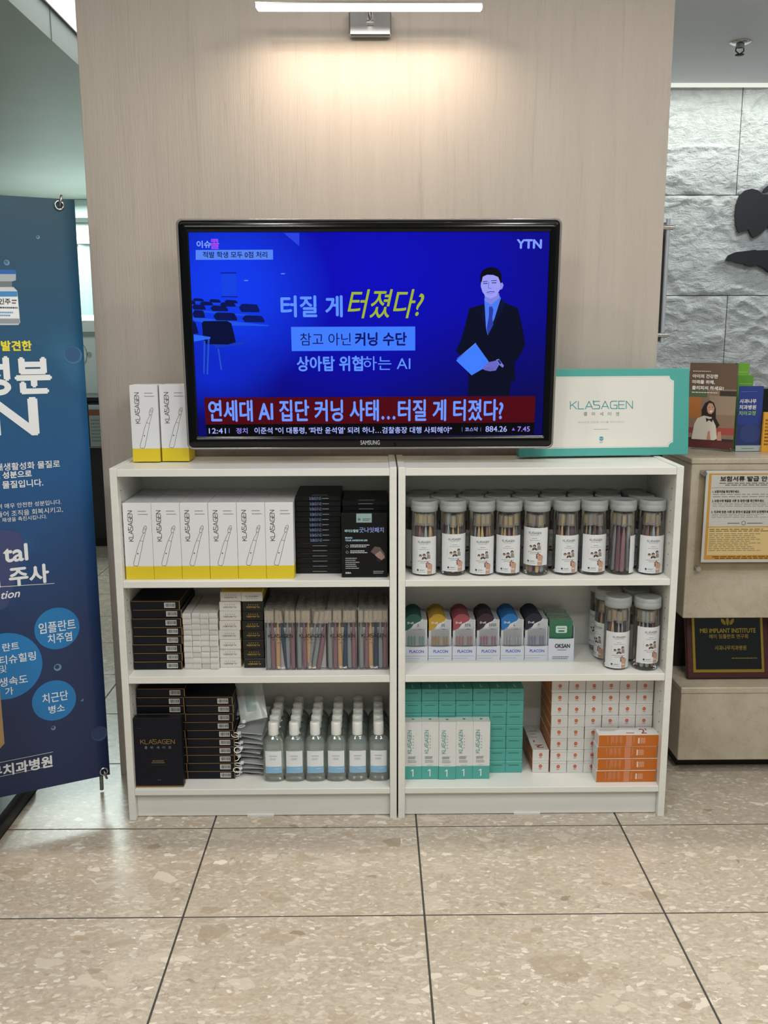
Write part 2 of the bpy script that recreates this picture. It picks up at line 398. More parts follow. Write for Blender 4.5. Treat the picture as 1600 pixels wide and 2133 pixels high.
def wood(name, a, b):
    q = NT(name); n = q.noise(q.mapped((3, 3, 40)), 1, 5, 0.6, 0.5)
    q.l(q.ramp(n.outputs[0], [(0.3, a), (0.7, b)]), q.b.inputs['Base Color']); q.b.inputs['Roughness'].default_value = 0.4; return q.m
WALLP, FLOORM, MARBLE, STONE, LAM = wallpaper(), terrazzo(), cream_marble(), stone(), laminate()
CEILM = paint('ceiling_paint', 'dadce4', 'dedfe7'); SOFM = paint('soffit_paint', 'a4a8a2', 'aaaea8', 0.5); FARW = paint('far_wall_paint', 'd6dfda', 'dbe3df')
CHROME = M('c9c9c9', 0.18, 1.0); STEEL = M('9a9a9a', 0.3, 1.0); BLACKG = M('050506', 0.12, 0, 0.6); BLACKM = M('141414', 0.5); GROUT = M('3c3a36', 0.8)
CLEAR = clear('clear_acrylic', 'fafcfb', 0.8, 0.04); CLEARJ = clear('clear_jar_plastic', 'fafbfa', 0.8, 0.06, 0.02)
CLEARB = clear('clear_bottle_plastic', 'fafcfb', 2.0, 0.07, 0.10, 'e4ebe7'); CLEARP = clear('clear_pack_plastic', 'fbfbfb', 0.8, 0.09, 0.02)
LIQUID = clear('clear_liquid', 'f9fcfa', 0.25, 0.02, 0.13, 'e2eae4'); FROST = clear('frosted_pouch_plastic', 'fafbfb', 0.9, 0.22, 0.34, 'e6e9e8')
CAPC = clear('clear_brush_cap', 'fcfaf7', 1.0, 0.12, 0.28, 'ebe5dc')

# ------------------------------------------------------------------ the setting
b = MB(); b.box(-5.2, 4.0, -3.4, 5.6, -0.06, -0.0009, GROUT); floor = struct('floor', b)
TX, TY, TW, TD = -0.5453, -0.0465, 0.601, 0.4229
b = MB(); b.box(0.0024, TW - 0.0024, 0.0024, TD - 0.0024, -0.012, 0, FLOORM, 0.0009); tile = b.mesh('tile')
for i in range(-7, 7):
    for j in range(-7, 13):
        obj('tile', tile, floor, (TX + i * TW, TY + j * TD, 0))
b = MB(); b.box(-0.905, 0.797, 0.296, 0.95, 0, CEIL, WALLP, 0.001); struct('wall_pillar', b)
b = MB(); b.box(-1.303, 4.0, -0.19, 5.6, CEIL, CEIL + 0.06, CEILM); b.box(-1.303, 4.0, -3.4, -0.50, CEIL, CEIL + 0.06, CEILM)
b.box(-3.4, 4.0, -0.51, -0.50, CEIL + 0.06, 3.2, CEILM); b.box(-3.4, 4.0, -0.19, -0.18, CEIL + 0.06, 3.2, CEILM); b.box(-3.4, 4.0, -0.51, -0.18, 3.2, 3.22, CEILM); struct('ceiling', b)  # unseen slot box, shaped to cut the added strip lamp off before the shelves
b = MB(); b.box(-5.2, -1.303, -0.19, 5.6, 2.545, CEIL + 0.06, SOFM); b.box(-5.2, -1.303, -3.4, -0.50, 2.545, CEIL + 0.06, SOFM); b.box(-1.3032, -1.300, 1.30, 1.304, 2.546, CEIL, M('8f938c', 0.7)); struct('ceiling_soffit', b)
b = MB(); b.box(-5.2, 4.0, 5.5, 5.6, 0, CEIL, FARW); struct('wall_far', b)
b = MB(); b.box(-5.3, -5.2, -3.4, 5.6, 0, CEIL, FARW); struct('wall_left', b)
b = MB(); b.box(4.0, 4.1, -3.4, 5.6, 0, CEIL, FARW); struct('wall_right', b)
# stone-clad wall behind the reception: rows of slabs with open joints
b = MB(); b.box(0.75, 4.0, 2.47, 2.56, 0, CEIL, M('7d807e', 0.8)); rear = struct('wall_rear', b)
def stone_slab(w, h, sd):
    nx, nz = 96, 56; vs = []
    for k in range(nz + 1):
        for i in range(nx + 1):
            x, z = w * i / nx, h * k / nz
            e = min(x, w - x, z, h - z); env = min(1.0, e / 0.012)
            p = Vector((x * 5.0 + sd * 7.3, z * 7.5 + sd * 3.1, sd))
            wv = Vector((noise.noise(p * 0.6), noise.noise(p * 0.6 + Vector((9, 0, 0))), 0)) * 0.9
            r = 1 - abs(noise.noise(p * 0.7 + wv)) * 3.2
            r2 = 1 - abs(noise.noise(p * 1.9 + wv * 1.7 + Vector((4, 4, 4)))) * 2.6
            hgt = 0.011 * noise.fractal(p * 0.7, 0.8, 2.0, 6) + 0.012 * max(0, r) ** 3 + 0.007 * max(0, r2) ** 3 * (0.5 + noise.noise(p * 0.5))
            vs.append((x, -max(-0.004, hgt) * env, z))
    fs = [(k * (nx + 1) + i, k * (nx + 1) + i + 1, (k + 1) * (nx + 1) + i + 1, (k + 1) * (nx + 1) + i) for k in range(nz) for i in range(nx)]
    q = MB(); q.add(vs, fs, STONE, True)
    q.box(0, w, 0.0045, 0.018, 0, h, STONE); return q.mesh('stone_slab')
rows = [(2.14, 2.668), (1.632, 2.136), (1.124, 1.628), (0.616, 1.12), (0.11, 0.612)]
for ri, (z0, z1) in enumerate(rows):
    w = 0.92; xo = (1.822 - 2 * w, 1.35 - w, 1.812 - w, 1.35 - w, 1.812 - w)[ri]
    x = xo; k = 0
    while x < 3.4:
        if x + w > 0.8:
            obj('stone_slab', stone_slab(w - 0.004, z1 - z0, ri * 5 + k + 1), rear, (x, 2.452, z0))
        x += w; k += 1
b = MB(); b.box(0.76, 4.0, 2.40, 2.405, 2.650, CEIL, EM('f2f8ea', 0.95)); struct('trim_1', b)
# sprinkler head in the ceiling over the reception
t = thing('sprinkler_head', 'small chrome sprinkler head on the grey ceiling above the stone wall', 'sprinkler', (1.53, 1.75, CEIL))
b = MB(); b.lathe([(0.045, 0), (0.046, -0.004), (0.03, -0.009), (0.02, -0.010)], CHROME, 24, capt=True); obj('escutcheon', b, t)
b = MB(); b.lathe([(0.018, -0.009), (0.018, -0.024), (0.008, -0.028)], STEEL, 16, capt=True); obj('body', b, t)
b = MB()
for sg in (-1, 1): b.tube([(sg * 0.016, 0, -0.02), (sg * 0.018, 0, -0.036), (0, 0, -0.05)], 0.003, BLACKM, 6)
obj('frame_arms', b, t)
b = MB(); b.lathe([(0.002, -0.049), (0.019, -0.05), (0.019, -0.053), (0.004, -0.055)], BLACKM, 16, capt=True); obj('deflector', b, t)

# ---- what shows through the gap left of the pillar
FR = Frame((0, 5.45, 0))
def band(f, x0, y0, x1, y1): a = f.uv(x0, y0); c = f.uv(x1, y1); return a[0], c[1], c[0], a[1]
b = MB()
for px_y, th in ((459, 0.035), (413, 0.02)):
    z = FR.uv(165, px_y)[1]; b.box(-3.6, -1.2, 5.43, 5.5, z - th / 2, z + th / 2, M('39453f', 0.5))
w1 = struct('window_1', b)
b = MB(); b.box(-3.6, -1.2, 5.46, 5.465, FR.uv(165, 459)[1], FR.uv(165, 413)[1], M('b9c7c0', 0.3)); obj('transom_panel', b, w1)
t = thing('vertical_blind', 'pale vertical fabric blind hanging in the bright room beyond the pillar', 'blind', (-2.45, 5.30, 0))
z0, z1 = 0.0, FR.uv(165, 512)[1]
for i in range(9):
    b = MB(); b.box(-0.05, 0.05, -0.004, 0.004, z0, z1, M(('c3cfcc', '93a3a4', 'dbe6e1')[i % 3], 0.7)); obj('blind_strip', b, t, (-0.4 + i * 0.105, 0, 0), (0, 0, 0.35))
b = MB(); b.box(-0.48, 0.55, -0.03, 0.03, z1, z1 + 0.05, M('dfe7e3', 0.5)); obj('head_rail', b, t)
F4 = Frame((0, 4.25, 0))
t = thing('imaging_machine', 'rounded white medical machine standing behind the dark counter left of the pillar', 'machine', (-2.06, 4.25, 0))
mx = lambda x, y: (F4.uv(x, y)[0] + 2.06, F4.uv(x, y)[1])
zt = mx(190, 656)[1]
b = MB(); b.box(-0.55, 0.45, 0, 0.5, 0, zt, M('e4efeb', 0.35), 0.04); obj('housing', b, t)
p = Print(0.002); a = mx(163, 691); c = mx(192, 701); p.rect(a[0], c[1], c[0] + 0.05, a[1], M('8f9a98', 0.4))
a = mx(186, 738); p.disc(a[0], a[1], 0.018, M('a9b3b2')); p.build('control_panel', t)
p = Print(0.002); a = mx(148, 738); p.ring(a[0], a[1], 0.115, 0.006, M('b3c1bd'), n=40); p.build('round_seam', t)
t = thing('corridor_cabinet', 'black low cabinet at the end of the corridor left of the pillar', 'cabinet', (-2.3, 3.68, 0))
b = MB(); b.box(-1.2, 1.2, 0, 0.45, 0.06, 1.0, M('17191a', 0.35), 0.004); obj('body', b, t)
b = MB(); b.box(-1.22, 1.22, -0.02, 0.47, 1.0, 1.03, M('0c0d0d', 0.25), 0.003); obj('worktop', b, t)
b = MB(); b.box(-1.15, 1.15, 0.04, 0.45, 0, 0.06, BLACKM); obj('plinth', b, t)
t = thing('leaflet_rack', 'clear rack with a red and white leaflet on the black corridor cabinet', 'leaflet rack', (-1.94, 3.66, 0.70))
b = MB(); b.box(-0.16, 0.12, -0.03, -0.026, 0, 0.29, CLEAR); b.box(-0.16, 0.12, -0.03, 0.015, -0.006, 0, STEEL); obj('pocket', b, t)
b = MB(); b.box(-0.13, -0.12, -0.022, 0.01, 0, 0.29, STEEL); b.box(-0.05, -0.042, -0.022, 0.01, 0, 0.29, STEEL); obj('rail', b, t)
b = MB(); b.box(-0.03, 0.1, -0.02, -0.014, 0.002, 0.28, M('c7d2d0')); lf = obj('leaflet', b, t)
p = Print(); p.rect(-0.03, 0.21, 0.1, 0.25, M('a8523e')); p.fine(-0.02, 0.03, 0.09, 0.19, M('8fa0a6'), 7); p.build('print', lf, loc=(0, -0.02, 0))

# ---- emblem on the stone wall: an apple over a branch, cut from black board
FS = Frame((0, 2.425, 0))
EMB = M('10131c', 0.55)
def c7(x, y): return FS.uv(1340 + x / 3.554, 360 + y / 3.554)
t = thing('apple_emblem', 'black cut-out apple and branch emblem mounted on the white stone wall', 'emblem', (0, 2.425, 0))
half = [(924, 160), (888, 158), (850, 128), (805, 117), (755, 130), (715, 170), (692, 235), (684, 320), (690, 390), (702, 432), (716, 443), (748, 432), (780, 418), (795, 445), (806, 470), (822, 480), (850, 465), (895, 428), (924, 395)]
full = half + [(1848 - x, y) for x, y in half[::-1][1:-1]]
b = MB(); b.prism([c7(*q) for q in full][::-1], 0, 0.018, EMB); obj('apple', b, t)
b = MB(); b.prism([c7(*q) for q in [(888, 143), (900, 118), (924, 95), (965, 80), (985, 84), (968, 110), (930, 140), (905, 148)]][::-1], 0, 0.018, EMB); obj('leaf', b, t)
b = MB(); b.prism([c7(*q) for q in [(612, 645), (636, 608), (690, 586), (830, 570), (840, 574), (924, 572), (1050, 560), (1180, 575), (1230, 620), (1180, 648), (1050, 690), (930, 735), (890, 700), (850, 682), (800, 690), (762, 685), (745, 672), (712, 668), (690, 663), (672, 655), (640, 652)]][::-1], 0, 0.018, EMB); obj('branch', b, t)
# ---- acrylic sign fixed to the side of the pillar, seen on edge
t = thing('acrylic_side_sign', 'clear acrylic sign plate on steel stand-off bolts beside the pillar edge', 'sign', (0.82, 0.32, 1.40))
b = MB(); b.box(-0.004, 0.003, 0, 0.42, 0, 0.355, clear('edge_acrylic', 'e9edf0', 1.0, 0.1, 0.7, 'b9c0c6'), 0.001); obj('plate', b, t)
b = MB(); b.tube([(-0.004, -0.004, -0.004), (-0.004, -0.004, 0.36)], 0.0062, M('a4a9b0', 0.4, 0.2), 12); obj('edge_rail', b, t)
for yy in (-0.008, 0.40):
    for zz in (0.02, 0.335):
        b = MB(); b.tube([(-0.022, 0, 0), (0.010, 0, 0)], 0.0075, CHROME, 12); b.tube([(0.010, 0, 0), (0.016, 0, 0)], 0.0045, CHROME, 12); obj('standoff_bolt', b, t, (0, yy, zz))

# ---- reception desk right of the shelves
t = thing('reception_desk', 'cream marble reception desk with a recessed ledge beside the white shelves', 'reception desk', (0.925, 0.27, 0))
XR = 2.4
b = MB(); b.box(0, XR, 0.03, 0.33, 0.525, 1.024, MARBLE, 0.002); obj('upper_block', b, t)
b = MB(); b.box(-0.002, XR, 0.028, 0.38, 1.025, 1.042, MARBLE, 0.002); obj('top_slab', b, t)
b = MB(); b.box(0, XR, 0, 0.36, 0.05, 0.280, MARBLE, 0.002); obj('lower_block', b, t)
b = MB(); b.box(-0.002, XR, -0.002, 0.38, 0.281, 0.301, MARBLE, 0.002); obj('ledge_slab', b, t)
b = MB(); b.box(0.03, XR, 0.20, 0.36, 0.301, 0.525, M('2b2420', 0.6)); obj('recess_back', b, t)
b = MB(); b.box(0.02, XR, 0.07, 0.34, 0, 0.05, BLACKM); obj('toe_kick', b, t)
t = thing('back_counter', 'black desk back screen behind the leaflets on the reception desk', 'desk screen', (0.95, 1.0, 0))
b = MB(); b.box(0, 2.2, 0, 0.04, 0.72, 1.222, M('0b0c0d', 0.4), 0.003); obj('screen_panel', b, t)
b = MB(); b.box(0, 2.2, -0.0, 0.5, 0.69, 0.72, M('1d1d1d', 0.4), 0.003); obj('worktop', b, t)
for xx in (0.02, 2.14):
    b = MB(); b.box(xx, xx + 0.04, 0.02, 0.46, 0, 0.69, BLACKM); obj('leg_panel', b, t)

# notice on the desk front
FN = Frame((0, 0.283, 0)); FNX, FNZ = 1.094, 0.69
t = thing('notice_board', 'yellow framed insurance paper notice in a clear acrylic holder on the marble desk', 'notice', (FNX, 0.283, FNZ))
n_ = lambda x, y: (FN.uv(x, y)[0] - FNX, FN.uv(x, y)[1] - FNZ)
a = n_(1450, 980); c = n_(1450, 1190)
b = MB(); b.box(-0.145, 0.145, 0.0, 0.003, c[1], a[1], clear('holder_acrylic', 'fcfbfa', 0.5, 0.06), 0.0008); obj('front_plate', b, t)
b = MB(); b.box(-0.145, 0.145, 0.0085, 0.0145, c[1], a[1], clear('holder_acrylic_back', 'f6f4ee', 0.4, 0.1), 0.0008); obj('back_plate', b, t)
for xx in (-0.136, 0.136):
    for zz in (c[1] + 0.009, a[1] - 0.009):
        b = MB(); b.tube([(0, -0.008, 0), (0, 0.016, 0)], 0.0075, CHROME, 14); obj('standoff_bolt', b, t, (xx, 0, zz))
pt, pb = n_(1470, 981)[1], n_(1470, 1172)[1]
b = MB(); b.box(-0.127, 0.127, 0.004, 0.0046, pb, pt, M('dcdcda', 0.6)); sh = obj('paper_sheet', b, t)
p = Print(); ph = pt - pb; V = lambda k: pb + ph * k; DK = M('33302c'); 
p.rect(-0.118, V(0.03), 0.118, V(0.97), M('d9a23f'), 0); p.rect(-0.110, V(0.395), 0.110, V(0.955), M('d8d8d4'), 1); p.rect(-0.110, V(0.08), 0.110, V(0.385), M('ead39a'), 1)
p.text('보험서류 발급 안내', -0.082, V(0.885), 0.082, V(0.94), DK, 2, bold=0.0009)
p.fine(-0.088, V(0.835), 0.088, V(0.875), M('77736c'), 2, 2, align='c'); p.rect(-0.108, V(0.815), 0.108, V(0.819), M('8a8680'), 2)
for k, (hd, y) in enumerate((('1. 보험약관을 확인해주세요.', 0.775), ('2. 보험사에 제출할 서류 및 증명서를 확인해주세요.', 0.675), ('3. 치과에 방문 서류 및 증명서 발급을 미리 요청해주세요.', 0.555))):
    p.text(hd, -0.104, V(y - 0.014), (-0.02, 0.06, 0.085)[k], V(y + 0.014), DK, 2, bold=0.0004, res=2)
    p.fine(-0.102, V(y - 0.068), 0.10, V(y - 0.018), M('9a968f'), 3 if k else 2, 2, seed=k + 3, fill=0.34)
p.ring(0.0, V(0.432), 0.006, 0.0018, M('6c9a7a'), 2, 14); p.fine(0.012, V(0.42), 0.06, V(0.44), M('6a6660'), 1, 2); p.fine(-0.05, V(0.42), -0.012, V(0.44), M('6a6660'), 1, 2)
p.fine(-0.106, V(0.335), 0.09, V(0.375), M('6b5e42'), 2, 2, seed=9, fill=0.4); p.fine(-0.106, V(0.12), 0.08, V(0.325), M('94845f'), 10, 2, seed=11, fill=0.34)
p.fine(-0.1, V(0.035), 0.1, V(0.072), M('5b4420'), 2, 2, seed=13, align='c')
p.build('print', sh, loc=(0, 0.004, 0))

# plaque in the recess
t = thing('institute_plaque', 'burgundy framed black and gold institute plaque leaning in the desk recess', 'plaque', (1.102, 0.335, 0.3066), (-0.27, 0, 0))
PW, PHH = 0.275, 0.222
BURG = wood('burgundy_wood', '3a1216', '4a181c'); GOLD = M('c9a94a', 0.25, 0.9)
b = MB(); b.box(-PW / 2, PW / 2, 0, 0.018, 0, PHH, BURG, 0.004); obj('frame', b, t)
b = MB(); b.box(-0.118, 0.118, -0.003, 0.001, 0.020, 0.208, GOLD, 0.001); obj('gold_border', b, t)
b = MB(); b.box(-0.109, 0.109, -0.005, -0.002, 0.030, 0.200, BLACKG, 0.0008); pl = obj('plate', b, t)
p = Print()
p.text('MEI IMPLANT INSTITUTE', -0.092, 0.150, 0.092, 0.164, GOLD, 1, bold=0.0005); p.text('메이 임플란트 연구회', -0.062, 0.131, 0.066, 0.145, GOLD, 1, bold=0.0002)
p.text('사과나무치과병원', -0.045, 0.093, 0.059, 0.108, GOLD, 1, bold=0.0002); p.fine(0.01, 0.064, 0.095, 0.069, GOLD, 1, 1)
p.build('print', pl, loc=(0, -0.005, 0))
for an, k in ((-0.7, 0), (0.0, 1), (0.7, 2)):
    p = Print()
    cx, cz = 0.0 + math.sin(an) * 0.022, 0.183 + math.cos(an) * 0.004
    p.poly([(cx + 0.012 * (math.sin(an) * u + math.cos(an) * w), cz + 0.014 * (math.cos(an) * u - math.sin(an) * w)) for u, w in ((-1, 0), (-0.4, 0.42), (0.4, 0.42), (1, 0), (0.4, -0.42), (-0.4, -0.42))], GOLD, 1); p.build('leaf_mark', pl, loc=(0, -0.005, 0))

# leaflets on the desk top
ZD = 1.0422
O1, O2 = Vector((0.985, 0.545, ZD)), Vector((1.108, 0.450, ZD)); ex = (O2 - O1).normalized(); wd = (O2 - O1).length
FP = Frame(O1, ex); t = thing('tabletop_poster', 'brown table poster of a smiling student in a clear acrylic stand', 'poster', (0, 0, 0)); t.matrix_world = FP.matrix()
PHT = 0.288
b = MB(); b.box(-0.003, wd + 0.003, 0.0012, 0.004, 0.004, PHT + 0.008, CLEAR, 0.0006); obj('acrylic_back', b, t)
b = MB(); b.box(0, wd, 0.0002, 0.0011, 0.008, PHT, M('6e5849', 0.35)); sh = obj('poster_sheet', b, t)
b = MB(); b.box(0.005, wd - 0.005, 0.004, 0.05, 0, 0.003, CLEAR); b.box(0.02, 0.028, 0.004, 0.05, 0, 0.02, CLEAR); b.box(wd - 0.028, wd - 0.02, 0.004, 0.05, 0, 0.02, CLEAR); obj('foot', b, t)
for xx in (0.006, wd - 0.006):
    for zz in (0.012, PHT):
        b = MB(); b.tube([(0, -0.003, 0), (0, 0.006, 0)], 0.0026, CHROME, 8); obj('corner_pin', b, t, (xx, 0, zz))
p = Print(); q = lambda x, y: (x * wd, 0.008 + (PHT - 0.008) * y); W_ = M('e9e3dc')
R = lambda x0, y0, x1, y1, m, L=0: p.rect(*q(x0, y0), *q(x1, y1), m, L)
Pp = lambda pts, m, L: p.poly([q(*z) for z in pts], m, L)
R(0, 0, 1, 0.70, M('8d7460'), 0); R(0, 0.35, 0.28, 0.60, M('b0703a'), 1); R(0, 0.60, 0.4, 0.70, M('59664a'), 1); R(0.45, 0.4, 1, 0.62, M('9b8673'), 1); R(0.66, 0.62, 1, 0.68, M('3a322e'), 1)
R(0, 0, 1, 0.09, M('5a2a2a'), 2); R(0.62, 0.17, 1, 0.25, M('a4483f'), 2); R(0, 0.09, 1, 0.12, M('2f2a2e'), 2); R(0, 0.17, 0.18, 0.24, M('8a3f4e'), 2)
Pp([(0.32, 0.30), (0.30, 0.45), (0.36, 0.53), (0.46, 0.565), (0.55, 0.54), (0.60, 0.47), (0.61, 0.36), (0.70, 0.28), (0.64, 0.24), (0.5, 0.28), (0.40, 0.36)], M('2b1f1b'), 3)
Pp([(0.12, 0.10), (0.16, 0.28), (0.22, 0.35), (0.36, 0.385), (0.52, 0.37), (0.62, 0.27), (0.66, 0.12), (0.60, 0.10)], M('d8d0c2'), 4)
Pp([(0.42, 0.44), (0.41, 0.49), (0.45, 0.535), (0.52, 0.53), (0.57, 0.48), (0.56, 0.435), (0.51, 0.405), (0.45, 0.41)], M('c79b80'), 5)
Pp([(0.46, 0.44), (0.53, 0.45), (0.52, 0.43), (0.49, 0.425)], M('f0e8e2'), 6); R(0.45, 0.48, 0.475, 0.486, M('2b1f1b'), 6); R(0.515, 0.485, 0.54, 0.491, M('2b1f1b'), 6)
Pp([(0.40, 0.36), (0.47, 0.345), (0.55, 0.36), (0.54, 0.31), (0.47, 0.335), (0.42, 0.31)], M('2a2630'), 6)
Pp([(0.44, 0.10), (0.46, 0.20), (0.50, 0.21), (0.53, 0.10)], M('c58d78'), 6); Pp([(0.66, 0.10), (0.67, 0.20), (0.73, 0.21), (0.76, 0.10)], M('c58d78'), 6)
for k, (s_, x1) in enumerate((('아이의 건강한', 0.60), ('미래를 위해,', 0.54), ('클리피씨 하세요!', 0.73))):
    y = 0.845 - k * 0.068; p.text(s_, *q(0.07, y - 0.022), *q(x1, y + 0.022), W_, 6, bold=0.0006)
p.fine(*q(0.07, 0.895), *q(0.45, 0.91), W_, 1, 6); p.fine(*q(0.07, 0.645), *q(0.62, 0.665), W_, 1, 6)
p.build('print', sh)
# blue brochure
t = thing('blue_brochure', 'dark blue folded brochure standing between the brown poster and a yellow booklet', 'brochure', (1.166, 0.474, ZD))
b = MB(); b.box(-0.04, 0.04, 0, 0.004, 0, 0.214, M('2f3f86', 0.3), 0.0005); obj('cover', b, t)
b = MB(); b.box(-0.042, 0.042, -0.004, -0.002, 0, 0.09, CLEAR); b.box(-0.042, 0.042, -0.004, 0.03, 0, 0.002, CLEAR); obj('holder', b, t)
p = Print(); p.rect(-0.04, 0.001, 0.04, 0.02, M('cfd6da')); p.fine(-0.02, 0.008, 0.02, 0.012, M('5a7a6a'), 1, 1)
for k, (s_, m) in enumerate((('사과나무', W_), ('치과병원', W_), ('치아교정', M('8fc05a')))):
    p.text(s_, -0.036, 0.158 - k * 0.0195, 0.018, 0.172 - k * 0.0195, m, 1, bold=0.0003)
p.rect(-0.035, 0.196, 0.02, 0.1966, M('8f9ac8'), 1); p.disc(0.005, 0.06, 0.035, M('3b4c94'), 0, 24, 0.03); p.build('print', t)
for k, (x, y, z, w, h) in enumerate(((1.184, 0.600, ZD, 0.042, 0.284), (1.176, 0.552, ZD, 0.052, 0.247))):
    t = thing('green_leaflet', ('tall green leaflet standing rearmost behind the blue brochure', 'shorter green leaflet standing in front of the taller green one')[k], 'leaflet', (x, y, z), (0.0, 0, 0), 'green leaflets on the desk')
    b = MB(); b.box(-w / 2, w / 2, 0, 0.006, 0, h, M(('6fa83c', '5f9a34')[k], 0.35), 0.0006); obj('cover', b, t)
    p = Print(); p.rect(-w / 2 + 0.005, h - 0.03, w / 2 - 0.005, h - 0.0285, M('a8cf7c')); p.fine(-w / 2 + 0.006, h - 0.05, w / 2 - 0.006, h - 0.046, M('d9ecc2'), 1, 1); p.build('print', t)
    b = MB(); b.box(-w / 2 - 0.003, w / 2 + 0.003, -0.004, 0.025, 0, 0.003, CLEAR); obj('holder', b, t)
t = thing('lilac_leaflet', 'narrow lilac leaflet half hidden behind the teal gift box', 'leaflet', (0.995, 0.60, ZD))
b = MB(); b.box(-0.02, 0.02, 0, 0.005, 0, 0.26, M('b58fb4', 0.4), 0.0005); obj('cover', b, t)
p = Print(); p.rect(-0.016, 0.1, 0.016, 0.2, M('cdb0cc')); p.build('print', t)
t = thing('yellow_booklet', 'orange yellow booklet at the right edge beside the blue brochure', 'booklet', (1.245, 0.455, ZD))
b = MB(); b.box(-0.04, 0.04, 0, 0.01, 0, 0.13, M('d69a2e', 0.4), 0.0006); obj('cover', b, t)
p = Print(); p.fine(-0.034, 0.02, 0.03, 0.11, M('7a4f16'), 8, 1); p.build('print', t)
# bright ceiling panel over the corridor, left of the pillar
t = thing('ceiling_panel_light', 'bright white ceiling light panel at the top left corner beside the pillar', 'ceiling light', (-1.10, 1.45, CEIL))
b = MB(); b.box(-0.195, 0.195, -0.62, 0.62, -0.012, -0.0005, M('d9dbd8', 0.5), 0.002); obj('frame', b, t)
b = MB(); b.box(-0.185, 0.185, -0.61, 0.61, -0.014, -0.0121, EM('f4fffb', 1.7)); obj('diffuser', b, t)

# ------------------------------------------------------------------ the two bookcases
SH = [(1.036, 1.057), (0.716, 0.735), (0.429, 0.450), (0.080, 0.098)]
BACKY = 0.277
def bookcase(x0, x1, label):
    t = thing('bookcase', label, 'bookcase', ((x0 + x1) / 2, 0, 0), group='white bookcases under the television')
    h = (x1 - x0) / 2
    for s in (-1, 1):
        a, c = (-h, -h + 0.02) if s < 0 else (h - 0.02, h)
        b = MB(); b.box(a, c, 0, 0.284, 0, 1.06, LAM, 0.0012); sp = obj('side_panel', b, t)
        b = MB(); xx = -h + 0.0203 if s < 0 else h - 0.0203
        for yy in (0.035, 0.24):
            z = 0.16
            while z < 1.0:
                if all(not (lo - 0.01 < z < hi + 0.01) for lo, hi in SH): b.tube([(xx, yy, z), (xx - s * 0.0004, yy, z)], 0.0022, M('4a4a46'), 6)
                z += 0.032
        tag(obj('peg_holes', b, sp), kind='stuff')
    for k, (lo, hi) in enumerate(SH):
        b = MB(); b.box(-h + 0.0202, h - 0.0202, 0.001 if k in (0, 3) else 0.003, BACKY, lo, hi, LAM, 0.001); obj(('top_board', 'shelf', 'shelf', 'bottom_board')[k], b, t)
    b = MB(); b.box(-h + 0.0202, h - 0.0202, BACKY + 0.0005, BACKY + 0.004, 0.01, 1.05, LAM); obj('back_panel', b, t)
    b = MB(); b.box(-h + 0.0202, h - 0.0202, 0.022, 0.038, 0.002, 0.0798, LAM, 0.001); obj('plinth', b, t)
    b = MB(); b.box(-0.05, 0.03, 0.018, 0.022, 0.0, 0.006, M('d9d9d9')); obj('foot_shim', b, t)
    return t
bookcase(-0.800, -0.0022, 'white bookcase on the left, holding clear bottles on its lowest shelf')
bookcase(0.0022, 0.800, 'white bookcase on the right, holding teal and orange cartons')
Z1, Z2, Z3 = 0.7352, 0.4502, 0.0982

# ------------------------------------------------------------------ television
TB = Vector((-0.0735, 0.10, 1.099)); tilt = 0.047
TF = Frame(TB, (1, 0, 0), (0, -math.sin(tilt), math.cos(tilt)))
t = thing('television', 'black flat screen television showing a blue news broadcast above the shelves', 'television'); t.matrix_world = TF.matrix()
tv = t
U = TF.uv
TL, TR, BL, BR = U(368, 460), U(1167, 456), U(394, 934), U(1151, 931)
L_, R_ = (TL[0] + BL[0]) / 2, (TR[0] + BR[0]) / 2; T_, B_ = (TL[1] + TR[1]) / 2, (BL[1] + BR[1]) / 2
sTL, sTR, sBL, sBR = U(391.5, 484.6), U(1144, 482), U(413.8, 910), U(1131.4, 905)
sl, sr, st_, sb = (sTL[0] + sBL[0]) / 2, (sTR[0] + sBR[0]) / 2, (sTL[1] + sTR[1]) / 2, (sBL[1] + sBR[1]) / 2
def rrect(x0, y0, x1, y1, r, n=4):
    pts = []
    for cx, cy, a0 in ((x1 - r, y1 - r, 0), (x0 + r, y1 - r, 90), (x0 + r, y0 + r, 180), (x1 - r, y0 + r, 270)):
        for i in range(n + 1):
            a = math.radians(a0 + 90 * i / n); pts.append((cx + r * math.cos(a), cy + r * math.sin(a)))
    return pts
def ring(mb, loops, m, smooth=True):
    """loops: list of (points, y) of equal length, skinned in order"""
    n = len(loops[0][0]); vs = [(p[0], y, p[1]) for pts, y in loops for p in pts]
    fs = [(k * n + i, k * n + (i + 1) % n, (k + 1) * n + (i + 1) % n, (k + 1) * n + i) for k in range(len(loops) - 1) for i in range(n)]
    mb.add(vs, fs, m, smooth)
b = MB(); ring(b, [(rrect(sl, sb, sr, st_, 0.001), 0.004), (rrect(sl - 0.001, sb - 0.001, sr + 0.001, st_ + 0.001, 0.001), -0.001), (rrect(sl - 0.012, sb - 0.014, sr + 0.012, st_ + 0.013, 0.006), -0.003), (rrect(L_ + 0.004, B_ + 0.004, R_ - 0.004, T_ - 0.004, 0.010), 0.001), (rrect(L_ + 0.001, B_ + 0.001, R_ - 0.001, T_ - 0.001, 0.012), 0.006), (rrect(L_ + 0.001, B_ + 0.001, R_ - 0.001, T_ - 0.001, 0.012), 0.03)], M('020203', 0.16, 0, 0.0, 0.3)); obj('bezel', b, tv)
